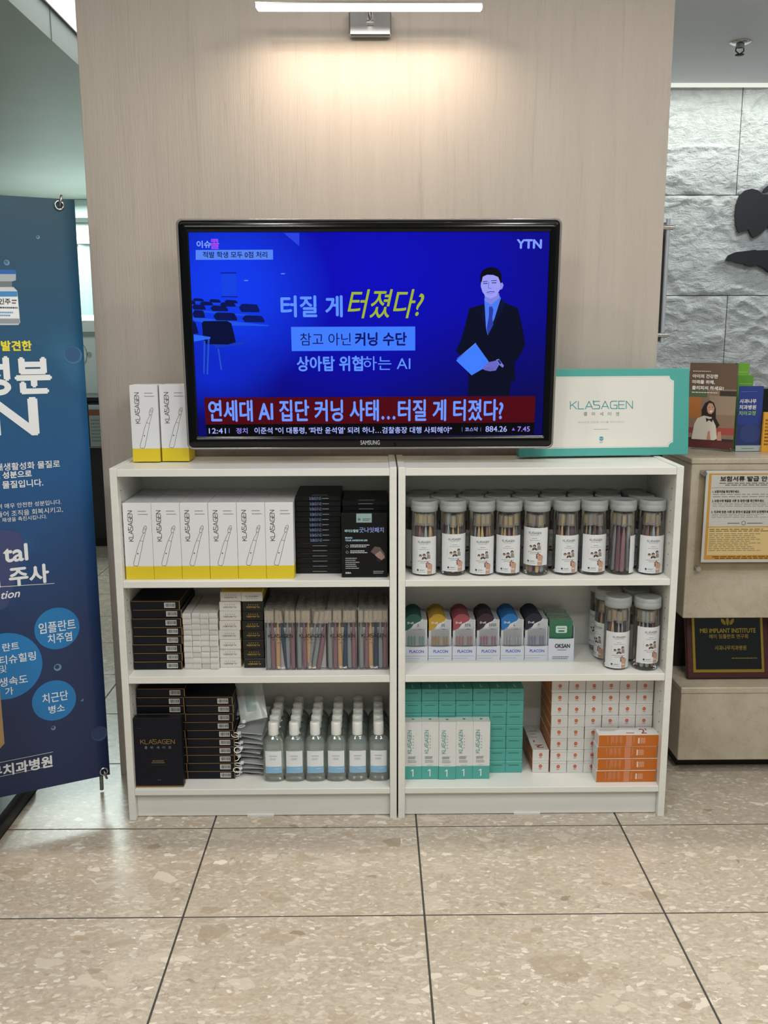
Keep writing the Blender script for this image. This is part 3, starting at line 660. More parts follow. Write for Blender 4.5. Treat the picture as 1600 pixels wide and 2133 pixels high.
b = MB(); ring(b, [(rrect(L_ + 0.0012, B_ + 0.0012, R_ - 0.0012, T_ - 0.0012, 0.012), 0.004), (rrect(L_ - 0.002, B_ - 0.002, R_ + 0.002, T_ + 0.002, 0.014), 0.001), (rrect(L_ - 0.0045, B_ - 0.0045, R_ + 0.0045, T_ + 0.0045, 0.016), 0.004), (rrect(L_ - 0.0045, B_ - 0.0045, R_ + 0.0045, T_ + 0.0045, 0.016), 0.012), (rrect(L_, B_, R_, T_, 0.012), 0.014)], M('8d8985', 0.15, 0.3)); obj('crystal_rim', b, tv)
b = MB(); b.box(L_ + 0.006, R_ - 0.006, 0.012, 0.04, B_ + 0.006, T_ - 0.006, BLACKM, 0.006); obj('back_housing', b, tv)
b = MB(); b.box(-0.22, 0.22, 0.04, 0.055, 0.16, 0.50, STEEL); b.box(-0.16, -0.13, 0.055, 0.155, 0.2, 0.46, STEEL); b.box(0.13, 0.16, 0.055, 0.155, 0.2, 0.46, STEEL); obj('wall_bracket', b, tv)
def screen_mat():
    q = NT('screen_picture'); q.b.inputs['Base Color'].default_value = (0.004, 0.004, 0.006, 1); q.b.inputs['Roughness'].default_value = 0.2; q.b.inputs['Specular IOR Level'].default_value = 0.05
    co = q.n('ShaderNodeTexCoord').outputs['Object']; sx = q.n('ShaderNodeSeparateXYZ'); q.l(co, sx.inputs[0])
    def dist(cx, cz, kx, kz):
        m = q.n('ShaderNodeMapping'); m.inputs['Location'].default_value = (-cx * kx, 0, -cz * kz); m.inputs['Scale'].default_value = (kx, 0, kz); q.l(co, m.inputs[0])
        v = q.n('ShaderNodeVectorMath', operation='LENGTH'); q.l(m.outputs[0], v.inputs[0]); return v.outputs['Value']
    wd_, ht = sr - sl, st_ - sb
    base = q.ramp(dist(0.0, sb + ht * 0.8, 1.5, 2.2), [(0.0, '0303be'), (0.5, '0202a4'), (1.0, '020266')])
    lft = q.ramp(dist(sl + wd_ * 0.10, sb + ht * 0.72, 3.4, 3.6), [(0.0, 1.0), (0.35, 0.85), (1.0, 0.0)])
    c = q.mix(lft, base, '0a3af0')
    low = q.ramp(dist(sl + wd_ * 0.05, sb + ht * 0.3, 5.0, 8.0), [(0.0, 0.9), (1.0, 0.0)])
    c = q.mix(low, c, '0628d2')
    rt = q.ramp(dist(sl + wd_ * 0.86, sb + ht * 0.10, 2.6, 3.2), [(0.0, 0.7), (1.0, 0.0)]); c = q.mix(rt, c, '010140')
    q.l(c, q.b.inputs['Emission Color']); q.b.inputs['Emission Strength'].default_value = 1.0; return q.m
b = MB(); b.box(sl, sr, 0.001, 0.006, sb, st_, screen_mat()); scr = obj('screen', b, tv)
p = Print(-0.0006, 0.00018)
c5 = lambda x, y: U(360 + x / 3.81, 440 + y / 3.81); c6 = lambda x, y: U(760 + x / 3.81, 440 + y / 3.81)
P5 = lambda pts, m, L: p.poly([c5(*z) for z in pts], m, L); P6 = lambda pts, m, L: p.poly([c6(*z) for z in pts], m, L)
def T5(s_, x0, y0, x1, y1, m, L=6, **k):
    f = c5 if not k.pop('six', False) else c6; a = f(x0, y1); c = f(x1, y0); p.text(s_, a[0], a[1], c[0], c[1], m, L, res=5, **k)
LB = EM('5f92ff'); NV = EM('020c50'); DKB = EM('020a3c'); BK = EM('000000'); 
# lecture room at the left
for pts in ([(378, 486), (503, 484), (503, 493), (378, 494)], [(385, 674), (515, 676), (515, 684), (385, 682)]): P5(pts, EM('0a1a86'), 1)
P5([(384, 500), (500, 498), (505, 672), (388, 672)], EM('0f40e2'), 1)
for i, (x0, y0, x1, y1) in enumerate(((160, 690, 247, 712), (290, 697, 382, 724), (214, 716, 320, 746), (410, 703, 515, 728), (148, 708, 180, 738), (153, 740, 262, 780), (298, 748, 440, 792), (375, 722, 500, 756), (525, 735, 690, 800), (158, 784, 255, 845), (322, 803, 512, 866), (550, 825, 730, 880))):
    d = min(30, (y1 - y0) * 0.5); dx = (x1 - x0) * 0.12
    P5([(x0 + dx, y1), (x0, y0 + d), (x0 + dx, y0 + 2), (x0 + dx * 2, y0), (x1 - dx * 2, y0 + 4), (x1 - dx, y0 + 8), (x1, y1 - d * 0.4), (x1 - dx * 0.2, y1 + 2)], EM('03125e' if i in (8, 11) else '02104e'), 3)
P5([(158, 715), (520, 740), (650, 765), (300, 735), (158, 728)], EM('1644d8'), 2); P5([(156, 780), (700, 830), (700, 842), (156, 796)], EM('1850e0'), 2); P5([(158, 838), (760, 905), (760, 912), (320, 905), (160, 866)], EM('1c54e6'), 2)
P5([(230, 885), (245, 872), (430, 870), (465, 890), (490, 990), (500, 1040), (440, 1058), (265, 1055), (240, 1000)], EM('010836'), 3)
P5([(160, 870), (180, 885), (205, 970), (162, 975)], EM('020c46'), 3); P5([(165, 978), (298, 998), (298, 1012), (168, 1035)], EM('2a68f0'), 4)
P5([(290, 1045), (560, 1040), (565, 1055), (350, 1085)], EM('1238b8'), 2)
for pts in ([(245, 1030), (258, 1030), (252, 1290), (242, 1290)], [(278, 1010), (292, 1010), (280, 1295), (268, 1295)], [(355, 1090), (366, 1090), (392, 1260), (380, 1260)]): P5(pts, EM('2450c8'), 3)
for x, y in ((874, 496), (582, 550)): a = c5(x, y); p.disc(a[0], a[1], 0.0065, EM('6f86f2'), 2, 12, 0.0014)
P5([(880, 172), (1004, 172), (1004, 278)], EM('2742e0'), 1)
# captions
T5('이슈', 192, 235, 300, 290, EM('7d9dff'), bold=0.0007); T5('콜', 300, 222, 366, 298, EM('a04bf0'), bold=0.0007)
P5([(182, 308), (795, 305), (796, 384), (182, 386)], EM('5684f4'), 5); T5('적발 학생 모두 0점 처리', 240, 320, 748, 370, NV, bold=0.0003)
T5('터질 게', 862, 672, 1343, 838, LB, bold=0.0016)
a = c5(1390, 860); c = c6(470, 620)
p.text('터졌다?', a[0], a[1] + 0.004, c[0], c[1], EM('9fb52c'), 6, bold=0.0006, res=5, shear=0.28)
P5([(938, 918), (1924, 915), (1924, 1105), (944, 1110)], EM('3f7bff'), 5)
T5('참고 아닌', 1012, 966, 1412, 1066, NV); a = c5(1448, 1066); c = c6(330, 962); p.text('커닝 수단', a[0], a[1], c[0], c[1], EM('050d66'), 6, bold=0.0011, res=5)
a = c5(988, 1268); c = c6(-18, 1150); p.text('상아탑 위협', a[0], a[1], c[0], c[1], LB, 6, bold=0.0011, res=5)
a = c6(-14, 1262); c = c6(362, 1150); p.text('하는 AI', a[0], a[1], c[0], c[1], LB, 6, res=5)
T5('YTN', 1208, 226, 1403, 294, EM('7f9cff'), six=True, bold=0.0014)
a = c5(248, 1480); c = c5(262, 1692); d = c6(1355, 1466); e = c6(1347, 1676)
p.poly([c, e, d, a], EM('4c000c'), 5); p.poly([c5(262, 1692), c5(272, 1788), c6(1340, 1770), c6(1347, 1676)], BK, 5)
a = c5(290, 1668); c = c6(1098, 1494); p.text('연세대 AI 집단 커닝 사태…터질 게 터졌다?', a[0], a[1], c[0], c[1], EM('6b97ff'), 6, bold=0.0013, res=5)
T5('12:41', 288, 1722, 420, 1764, EM('a9b6ff'), bold=0.0002); p.rect(*c5(446, 1760), *c5(450, 1722), EM('6a76c8'), 6); T5('정치', 505, 1720, 592, 1764, EM('8f86e8'), bold=0.0003)
a = c5(650, 1768); c = c6(690, 1710); p.text('이준석 "이 대통령, \'파란 윤석열\' 되려 하나…검찰총장 대행 사퇴해야"', a[0], a[1], c[0], c[1], EM('aab8ff'), 6, bold=0.00025)
T5('코스닥', 795, 1714, 898, 1748, EM('9aa6f0'), six=True, bold=0.0002); T5('884.26', 958, 1706, 1128, 1750, EM('a9b6ff'), six=True, bold=0.0002); T5('7.45', 1212, 1708, 1310, 1748, EM('9a86f0'), six=True, bold=0.0002)
P6([(1166, 1740), (1192, 1740), (1179, 1716)], EM('8a5be8'), 6)
for x in (770, 918): p.rect(*c6(x, 1748), *c6(x + 4, 1714), EM('6a76c8'), 6)
# the presenter
P6([(830, 770), (950, 738), (965, 930), (975, 985), (1080, 692), (1112, 725), (1215, 770), (1250, 920), (1272, 1060), (1235, 1140), (1190, 1200), (1192, 1345), (1162, 1350), (1145, 1466), (820, 1466), (826, 1310), (770, 1150), (722, 1110), (760, 1030), (800, 900)], EM('02061f'), 2)
P6([(948, 690), (1000, 740), (1066, 665), (1080, 690), (1030, 850), (975, 985), (962, 925)], EM('4a7af2'), 3)
P6([(985, 760), (1010, 755), (1020, 780), (1012, 850), (1020, 900), (976, 985), (968, 930), (985, 830)], EM('2a3aa6'), 4); P6([(950, 660), (1066, 650), (1068, 688), (1003, 742), (955, 712)], EM('7f84e0'), 4)
P6([(975, 985), (930, 830), (945, 745), (960, 925)], EM('060d33'), 3); P6([(980, 985), (1085, 700), (1120, 730), (1040, 880)], EM('060d33'), 3)
P6([(926, 540), (935, 512), (1000, 492), (1060, 512), (1078, 575), (1072, 622), (1045, 672), (1000, 694), (962, 680), (934, 640), (920, 595)], EM('9a9cf4'), 5)
P6([(1072, 575), (1090, 564), (1101, 585), (1092, 615), (1072, 625)], EM('8a8ce8'), 5)
P6([(916, 565), (917, 505), (938, 468), (975, 448), (1020, 444), (1060, 460), (1084, 500), (1087, 565), (1078, 575), (1068, 545), (1058, 522), (1020, 506), (970, 504), (936, 520), (928, 560)], EM('02020e'), 6)
for pts, w, m in (([(938, 560), (972, 556)], 5, '1a1a5e'), ([(1005, 552), (1045, 550)], 5, '1a1a5e'), ([(942, 574), (972, 573)], 6, '22226c'), ([(1010, 568), (1042, 568)], 6, '22226c'), ([(985, 560), (980, 610), (1005, 612)], 4, '5b5cc0'), ([(968, 645), (995, 638), (1028, 640)], 6, '4a48a8'), ([(975, 655), (1018, 652)], 3, '6a68c8')):
    p.stroke([c6(*z) for z in pts], w / 3.81 * 0.00138, EM(m), 7)
P6([(878, 1045), (985, 1195), (938, 1250), (848, 1302), (725, 1185)], EM('3f7dff'), 4); p.stroke([c6(733, 1170), c6(880, 1046)], 0.0008, EM('6fa0ff'), 5)
P6([(930, 1250), (950, 1225), (985, 1198), (1045, 1184), (1068, 1215), (1040, 1264), (992, 1270), (955, 1262)], EM('6a66c4'), 5)
for k in range(3): p.stroke([c6(950 + k * 16, 1256 + k * 3), c6(985 + k * 18, 1236 + k * 4)], 0.0007, EM('3a3890'), 6)
P6([(1042, 1178), (1064, 1172), (1104, 1226), (1094, 1242), (1064, 1216)], EM('6f80d8'), 5); P6([(1052, 1184), (1066, 1180), (1084, 1206), (1074, 1216)], EM('1a2050'), 6)
p.build('broadcast_picture', scr)
p = Print(0.0028); a = U(751, 926); c = U(791, 917); p.text('SAMSUNG', a[0], a[1], c[0], c[1], M('b9b9b9', 0.3, 0.3), 1, bold=0.0003); p.build('lettering', tv)

# ------------------------------------------------------------------ picture lamp above the television
WL = Frame((0, 0.296, 0)); a = WL.uv(727, 30); c = WL.uv(815, 81)
t = thing('picture_lamp', 'slim chrome picture lamp with a glowing bar at the top of the wall', 'wall lamp', ((a[0] + c[0]) / 2, 0.296, (a[1] + c[1]) / 2))
hw, hh = (c[0] - a[0]) / 2, (a[1] - c[1]) / 2
b = MB(); b.box(-hw, hw, -0.03, -0.0005, -hh, hh, CHROME, 0.004); obj('wall_plate', b, t)
LBm = Frame((0, 0.155, 0)); e0 = LBm.uv(535, 15); e1 = LBm.uv(1004, 13); zb = (e0[1] + e1[1]) / 2 - (a[1] + c[1]) / 2; x0, x1 = e0[0] - (a[0] + c[0]) / 2, e1[0] - (a[0] + c[0]) / 2
b = MB(); b.tube([(0.0, -0.028, 0.005), (0.0, -0.06, 0.035), (0.0, -0.14, zb + 0.006)], 0.006, CHROME, 10); b.tube([(-0.01, -0.03, 0.0), (0.01, -0.03, 0.0)], 0.008, CHROME, 10); obj('arm', b, t)
b = MB(); b.box(x0, x1, -0.157, -0.125, zb + 0.004, zb + 0.0075, CHROME, 0.001); b.box(x0 - 0.002, x0, -0.157, -0.125, zb - 0.009, zb + 0.0075, CHROME, 0.0005); b.box(x1, x1 + 0.002, -0.157, -0.125, zb - 0.009, zb + 0.0075, CHROME, 0.0005); obj('bar_housing', b, t)
b = MB(); b.box(x0 + 0.0005, x1 - 0.0005, -0.156, -0.126, zb - 0.0085, zb + 0.0038, EM('fff8f0', 2.2), 0.003); obj('light_bar', b, t)
lamp = area('picture_lamp_light', ((a[0] + c[0]) / 2 + (x0 + x1) / 2, 0.155, (a[1] + c[1]) / 2 + zb - 0.014), ((a[0] + c[0]) / 2 + (x0 + x1) / 2, 0.21, 1.9), abs(x1 - x0), 2.7, (1.0, 0.80, 0.62), 0.02, spread=math.radians(150))

# ------------------------------------------------------------------ banner stand at the left
BR0, BL0 = Vector((-0.888, 0.125, 0)), Vector((-1.178, -0.02, 0)); exb = (BR0 - BL0).normalized()
FB = Frame(BR0, exb); BU = lambda x, y: FB.uv(x, y)
bt, bb = BU(138, 415)[1], BU(230, 1613)[1]; WB = 0.62
def banner_mat():
    q = NT('banner_print'); co = q.n('ShaderNodeTexCoord').outputs['Object']; sx = q.n('ShaderNodeSeparateXYZ'); q.l(co, sx.inputs[0])
    mr = q.n('ShaderNodeMapRange'); mr.inputs[1].default_value = bb; mr.inputs[2].default_value = bt; q.l(sx.outputs[2], mr.inputs[0])
    c = q.ramp(mr.outputs[0], [(0.0, '1e2a50'), (0.3, '20355f'), (0.55, '1d5388'), (0.75, '1b5276'), (0.92, '184660'), (1.0, '1b4354')])
    n = q.noise(q.mapped((2.6, 2.6, 2.6), 'obj'), 1, 3, 0.5); c = q.mix(q.ramp(n.outputs[0], [(0.58, 0.0), (0.75, 0.35)]), c, '4f92c4')
    q.l(c, q.b.inputs['Base Color']); q.b.inputs['Roughness'].default_value = 0.42; return q.m
t = thing('banner_stand', 'tall blue printed banner with white Korean lettering beside the pillar', 'banner'); t.matrix_world = FB.matrix()
def bx(u):  # the sheet is stretched flat
    return 0.0
BF = lambda u, v, e: (u, bx(u) - e, v)
mb = MB(); nx = 16; BM = banner_mat()
vs = [(-WB * i / nx, bx(-WB * i / nx) + dy, z) for dy in (0, 0.001) for z in (bb, bt) for i in range(nx + 1)]
N1 = nx + 1
mb.add(vs, [(i + 1, i, N1 + i, N1 + i + 1) for i in range(nx)] + [(2 * N1 + i, 2 * N1 + i + 1, 3 * N1 + i + 1, 3 * N1 + i) for i in range(nx)] + [(0, 2 * N1, 3 * N1, N1)], BM, True); sheet = obj('printed_sheet', mb, t)
p = Print(0.0006, 0.0002); BW = M('e6e8ea', 0.45)
def BT(s_, xr, y0, y1, m, **k):   # text that ends at pixel x = xr, between rows y0 and y1
    q1 = BU(xr, y1); q0 = BU(xr, y0); p.text(s_, q1[0] - 0.4, q1[1], q1[0], q0[1], m, 3, fit='hr', **k)
BT('발견한', 66, 710, 730, M('e5d83a'), bold=0.0011); BT('성분', 107, 744, 818, BW, bold=0.0040, res=5); BT('RN', 79, 830, 903, BW, bold=0.0045, res=5, wide=1.3)
BT('직재생활성화 물질로', 125, 958, 973, BW, bold=0.0003); BT('A 성분으로', 66, 979, 993, BW, bold=0.0006); BT('는 물질입니다.', 90, 997, 1012, BW, bold=0.0004)
BT('치하여 매우 안전한 성분입니다.', 128, 1040, 1050, BW); BT('관을 만들어 조직을 회복시키고,', 131, 1055, 1067, BW); BT('포 재생을 촉진시킵니다.', 98, 1071, 1080, BW)
BT('tal', 58, 1132, 1166, BW, bold=0.0018, res=5); BT('의 주사', 102, 1174, 1212, BW, bold=0.002, res=5)
q0, q1 = BU(113, 1215), BU(-60, 1226); p.stroke([q0, q1], 0.0015, BW, 3); BT('tion', 42, 1228, 1243, BW, shear=0.3, bold=0.0005)
BLU = M('1f78b8', 0.45)
def bdisc(x, y, rx, m, L=1, r=None): c_ = BU(x, y); e_ = BU(x + rx, y); rr = abs(e_[0] - c_[0]); p.disc(c_[0], c_[1], rr, m, L, 36)
bdisc(119, 1309, 47, BLU); bdisc(113, 1459, 46, BLU); bdisc(12, 1388, 77, BLU)
BT('임플란트', 158, 1288, 1310, BW, bold=0.0003, wide=0.8); BT('치주염', 150, 1315, 1334, BW, bold=0.0003, wide=0.85); BT('치근단', 142, 1437, 1457, BW, bold=0.0003, wide=0.82); BT('병소', 135, 1465, 1481, BW, bold=0.0003)
BT('란트', 40, 1336, 1352, BW, bold=0.0003); BT('티슈힐링', 75, 1356, 1374, BW, bold=0.0003); BT('및', 14, 1384, 1400, BW); BT('생속도', 58, 1404, 1422, BW, bold=0.0003); BT('가', 28, 1430, 1446, BW, bold=0.0003)
BT('나무치과병원', 109, 1573, 1596, BW, bold=0.0013); q0, q1 = BU(110, 1566), BU(-60, 1600); p.stroke([q0, q1], 0.0012, BW, 3); q0, q1 = BU(110, 1594), BU(-60, 1630); p.stroke([q0, q1], 0.0012, BW, 3)
for x, y, r, c_ in ((152, 740, 19, '3a688f'), (207, 1528, 17, '374672')): bdisc(x, y, r, M(c_), 1); bdisc(x - 1, y - 2, r * 0.85, M('255078' if y < 1000 else '273862'), 2)
for x, y, r in ((79, 494, 4), (14, 547, 6), (120, 1390, 8), (111, 1516, 5), (171, 1458, 3)): bdisc(x, y, r, M('6f8ea8'), 1); bdisc(x - 1, y - 1, r * 0.6, M('2d5d84' if y < 1000 else '2a3a66'), 2)
# the printed vial
def BPoly(pts, m, L): p.poly([BU(*z) for z in pts], m, L)
BPoly([(-50, 562), (31, 562), (34, 566), (34, 571), (-50, 571)], M('1e5fae'), 2); BPoly([(-50, 571), (33, 571), (33, 584), (26, 586), (-50, 586)], M('a9b0b6'), 2); BPoly([(-50, 586), (25, 586), (25, 598), (-50, 598)], M('6f777d'), 2)
BPoly([(-50, 598), (28, 598), (36, 606), (42, 672), (38, 677), (-50, 677)], M('c9ced2'), 2); BPoly([(-50, 607), (36, 607), (36, 618), (-50, 618)], M('3f86c0'), 3); BPoly([(-50, 618), (37, 618), (40, 663), (-50, 663)], M('e8eaec'), 3); BPoly([(-50, 664), (41, 664), (41, 674), (-50, 674)], M('8f979c'), 3)
q1 = BU(22, 634); q0 = BU(22, 622); p.text('인주', q1[0] - 0.2, q1[1], q1[0], q0[1], M('2b2b33'), 5, fit='hr', bold=0.0004)
q0 = BU(0, 660); q1 = BU(28, 648); p.fine(q0[0], q0[1], q1[0], q1[1], M('5f9ac4'), 2, 5); q0 = BU(0, 644); q1 = BU(37, 638); p.fine(q0[0], q0[1], q1[0], q1[1], M('44444a'), 1, 5); q0 = BU(25, 634); q1 = BU(35, 623); p.fine(q0[0], q0[1], q1[0], q1[1], M('44444a'), 2, 5)
BPoly([(-50, 1106), (20, 1104), (40, 1110), (48, 1124), (46, 1150), (36, 1190), (26, 1230), (16, 1262), (4, 1270), (-50, 1268)], M('3c4672'), 1)
p.build('print', sheet, BF)
for x, y in ((123, 428), (216, 1606)):
    u, v = BU(x, y); b = MB()
    b.tube([(u + 0.011 * math.cos(k * math.pi / 8), bx(u) - 0.003, v + 0.011 * math.sin(k * math.pi / 8)) for k in range(16)], 0.003, CHROME, 8, closed=True); obj('eyelet', b, t)
    b = MB(); s_ = 1 if y < 1000 else -1
    b.tube([(u, 0.05, v - s_ * 0.02), (u, 0.01, v), (u, -0.008, v), (u + 0.004, -0.012, v + s_ * 0.014), (u + 0.008, 0.0, v + s_ * 0.026)], 0.0035, STEEL, 8); obj('hook', b, t)
u0, v0 = BU(123, 428); u1, v1 = BU(216, 1606)
b = MB(); b.tube([(u0, 0.05, v0 - 0.02), (-0.30, 0.10, 0.95)], 0.005, BLACKM, 8); b.tube([(u1, 0.05, v1 + 0.02), (-0.30, 0.10, 0.95)], 0.005, BLACKM, 8); b.tube([(-0.55, 0.05, bt - 0.04), (-0.30, 0.10, 0.95), (-0.55, 0.05, bb + 0.04)], 0.005, BLACKM, 8); obj('cross_pole', b, t)
b = MB(); b.tube([(u1, 0.05, v1 + 0.02), (u1 + 0.003, 0.075, 0.006)], 0.006, STEEL, 8); b.tube([(-0.30, 0.10, 0.95), (-0.30, 0.30, 0.006)], 0.006, BLACKM, 8); obj('leg', b, t)
# black low base and tan wooden bench at the left edge
t = thing('weighted_base', 'black glossy low base on the floor under the blue banner', 'base', (-1.48, 0.02, 0))
b = MB(); pts = rrect(-0.34, -0.27, 0.335, 0.20, 0.04)
n = len(pts); vs = [(x * k, y * k, z) for k, z in ((1, 0), (1, 0.03), (0.985, 0.042), (0.95, 0.048)) for x, y in pts]
b.add(vs, [(j * n + i, j * n + (i + 1) % n, (j + 1) * n + (i + 1) % n, (j + 1) * n + i) for j in range(3) for i in range(n)], M('0d0f12', 0.3), True); b.add(vs[-n:], [list(range(n))], M('0d0f12', 0.3)); obj('shell', b, t)
b = MB(); b.lathe([(0.03, 0.047), (0.03, 0.056), (0.02, 0.06)], BLACKM, 16, c=(-0.2, 0, 0), capt=True); obj('filler_cap', b, t)
WOODT = wood('tan_wood', '9a7a50', 'a98a5e')
t = thing('side_table', 'tan wooden side table showing its edge at the left of the blue banner', 'table', (-1.279, -0.45, 0))
b = MB(); b.box(-0.25, 0.253, -0.2, 0.16, 0.38, 0.70, WOODT, 0.003); obj('drawer_body', b, t)
b = MB(); b.box(-0.26, 0.2535, -0.21, 0.165, 0.7005, 0.715, WOODT, 0.002); obj('top', b, t)
for xx in (-0.22, 0.10):
    for yy in (-0.17, 0.12):
        b = MB(); b.tube([(xx, yy, 0.38), (xx * 1.02, yy, 0.0)], [0.018, 0.012], WOODT, 8); obj('leg', b, t)

# ------------------------------------------------------------------ cartons
rj = lambda a: random.uniform(-a, a)
def carton(w, d, h, body, faces=None, ch=0.0007):
    b = MB(); b.box(-w / 2, w / 2, 0, d, 0, h, body, ch, faces); return b.mesh('carton')
def place(name, me, prints, label, cat, loc, rot=(0, 0, 0), group=None):
    o = tag(obj(name, me, None, loc, rot), label, cat, group)
    for nm, pm in prints: obj(nm, pm, o)
    return o
WH = M('dddde0', 0.45); WHB = M('d7d7d8', 0.5); INK = M('2a2a2c', 0.5); YEL = M('d8c024', 0.45); GREYT = M('77777a', 0.5)

# ---- white and yellow electric toothbrush cartons
KW, KD, KH = 0.0795, 0.0795, 0.2215
b = MB(); b.box(-KW / 2, KW / 2, 0, KD, 0, 0.0385, YEL, 0.0006); b.box(-KW / 2, KW / 2, 0, KD, 0.0383, KH, WH, 0.0006); kid = b.mesh('carton')
p = Print()
p.logo(-0.0255, 0.112, -0.0135, 0.200, INK, rot=90, w=0.12)
p.fine(0.003, 0.197, 0.027, 0.2005, GREYT, 1); p.fine(0.003, 0.188, 0.031, 0.1915, GREYT, 1, seed=4)
hd = [(0.020 + 0.0058 * math.cos(a) * 0.8 + 0.0105 * math.sin(a) * 0.3, 0.146 + 0.0105 * math.sin(a)) for a in [k * math.pi / 8 for k in range(16)]]
p.stroke(hd, 0.0009, INK, closed=True); p.ring(0.0205, 0.147, 0.0028, 0.0007, INK, n=10)
p.stroke([(0.0165, 0.137), (0.006, 0.116), (-0.0005, 0.100)], 0.0009, INK); p.stroke([(0.0215, 0.1365), (0.0145, 0.114), (0.0115, 0.1005)], 0.0009, INK); p.stroke([(0.0055, 0.1135), (0.0138, 0.1115)], 0.0009, INK)
p.stroke([(-0.0005, 0.100), (-0.017, 0.046), (-0.0155, 0.0405), (-0.006, 0.0395), (-0.003, 0.044), (0.0115, 0.1005)], 0.0009, INK); p.disc(-0.003, 0.076, 0.0018, INK)
kidp = p.build('print', mesh_only=True)
p = Print(); p.rect(-0.03, 0.034, 0.03, 0.0348, M('b9b9bc')); p.fine(-0.016, 0.05, 0.016, 0.053, GREYT, 1); kidt = p.build('lid_flap_line', f=TOPF(KH), mesh_only=True)
for r in range(3):
    for c in range(6):
        lab = f'white and yellow toothbrush carton, {NTH[c]} from the left in the front row' if r == 0 else f'white carton top, {NTH[c]} from the left in the {"middle" if r == 1 else "rear"} row behind yellow-based cartons'
        place('toothbrush_carton', kid, [('print', kidp), ('lid_flap_line', kidt)], lab, 'carton', (-0.7365 + c * 0.0803 + rj(0.0003), 0.028 + r * 0.0815 + rj(0.0012), Z1), (0, 0, rj(0.008)), 'yellow based toothbrush cartons')
place('toothbrush_carton', kid, [('print', kidp), ('lid_flap_line', kidt)], 'white and yellow carton standing leftmost on top of the bookcase', 'carton', (-0.7285, 0.137, 1.0602), (0, 0, 0.0), 'yellow based toothbrush cartons')
place('toothbrush_carton', kid, [('print', kidp), ('lid_flap_line', kidt)], 'white and yellow carton on the bookcase top touching the television edge', 'carton', (-0.6455, 0.146, 1.0602), (0, 0, -0.02), 'yellow based toothbrush cartons')

# ---- black patch boxes
BW_, BD_, BH_ = 0.131, 0.187, 0.0153
BLK = M('0b0b0d', 0.4, 0, 0.0, 0.3); blk = carton(BW_, BD_, BH_, BLK, ch=0.0012)
p = Print(); p.text('굿나잇패치', -0.024, 0.003, 0.010, 0.0125, M('5f6f96'), rot=180, bold=0.0003); p.fine(0.012, 0.006, 0.031, 0.0095, M('9aa3b0'), 1); blkA = p.build('print', mesh_only=True)
p = Print(); p.fine(-0.018, 0.006, 0.024, 0.008, M('b5b8bc'), 1); blkB = p.build('print', mesh_only=True)
p = Print(); p.rect(-0.018, 0.001, 0.028, 0.02, M('5a6062', 0.3)); p.fine(-0.05, 0.03, 0.06, 0.034, M('3a3a3e'), 1); blkT = p.build('seal_sticker', f=TOPF(BH_), mesh_only=True)
for k in range(15):
    j = 14 - k
    place('patch_box', blk, [('print', blkA if j < 9 else blkB)] + ([('seal_sticker', blkT)] if j == 0 else []), f'flat black patch box, {ORD[j]} in the stack beside the yellow-based cartons', 'box', (-0.2275 + rj(0.001), 0.083 + rj(0.0012), Z1 + k * (BH_ + 0.0001)), (0, 0, rj(0.008)), 'black patch boxes')
for k in range(14):
    j = 13 - k
    place('patch_box', blk, [('print', blkB)] + ([('seal_sticker', blkT)] if j == 0 else []), f'flat black patch box, {ORD[j]} in the stack behind the upright black box', 'box', (-0.0925 + rj(0.001), 0.085 + rj(0.0012), Z1 + k * (BH_ + 0.0001)), (0, 0, rj(0.008)), 'black patch boxes')
b = MB(); b.box(-BW_ / 2, BW_ / 2, 0, BH_, 0, BD_, BLK, 0.0012)
o = tag(obj('patch_box', b, None, (-0.0945, 0.036, Z1 + 0.0006), (-0.03, 0, 0)), 'upright black patch box with silver seal standing before a black stack', 'box', 'black patch boxes')
p = Print(); LT = M('9fc4cf'); W2 = M('c9ccd0')
p.rect(-0.022, 0.160, 0.022, 0.186, M('a9c4c4', 0.25, 0.4)); p.fine(-0.004, 0.164, 0.02, 0.173, M('4a5a5a'), 2, 2); p.disc(-0.014, 0.169, 0.004, M('5a6a6a'), 2)
p.text('바이오힐링', -0.055, 0.132, -0.017, 0.140, LT, bold=0.0003); p.text('굿나잇패치', -0.014, 0.131, 0.056, 0.146, M('8390c8'), bold=0.0004)
p.text('BRAVO', -0.054, 0.1135, -0.034, 0.118, LT, bold=0.0003); p.text('YOUR AWESOME LIFE', -0.054, 0.106, 0.009, 0.1105, LT, bold=0.0003)
for y in (0.091, 0.074): p.fine(-0.04, y - 0.004, 0.016, y + 0.006, W2, 2, seed=int(y * 1000)); p.ring(-0.049, y, 0.0035, 0.0006, W2, n=10)
p.fine(-0.054, 0.024, -0.014, 0.059, M('a5a8ac'), 6, seed=5, fill=0.42); p.text('50EA', -0.054, 0.011, -0.038, 0.0155, W2, bold=0.0003); p.fine(0.026, 0.010, 0.058, 0.020, M('8d9094'), 2, seed=8)
p.poly([(0.018, 0.075), (0.03, 0.09), (0.045, 0.088), (0.058, 0.07), (0.06, 0.055), (0.05, 0.052), (0.036, 0.062)], M('5a4c4a'), 0); p.poly([(0.03, 0.066), (0.046, 0.078), (0.059, 0.06), (0.05, 0.05), (0.04, 0.056)], M('9a7d76'), 1)
p.poly([(0.033, 0.056), (0.044, 0.055), (0.05, 0.048), (0.040, 0.044)], M('0a0a0a'), 2); p.build('print', o)

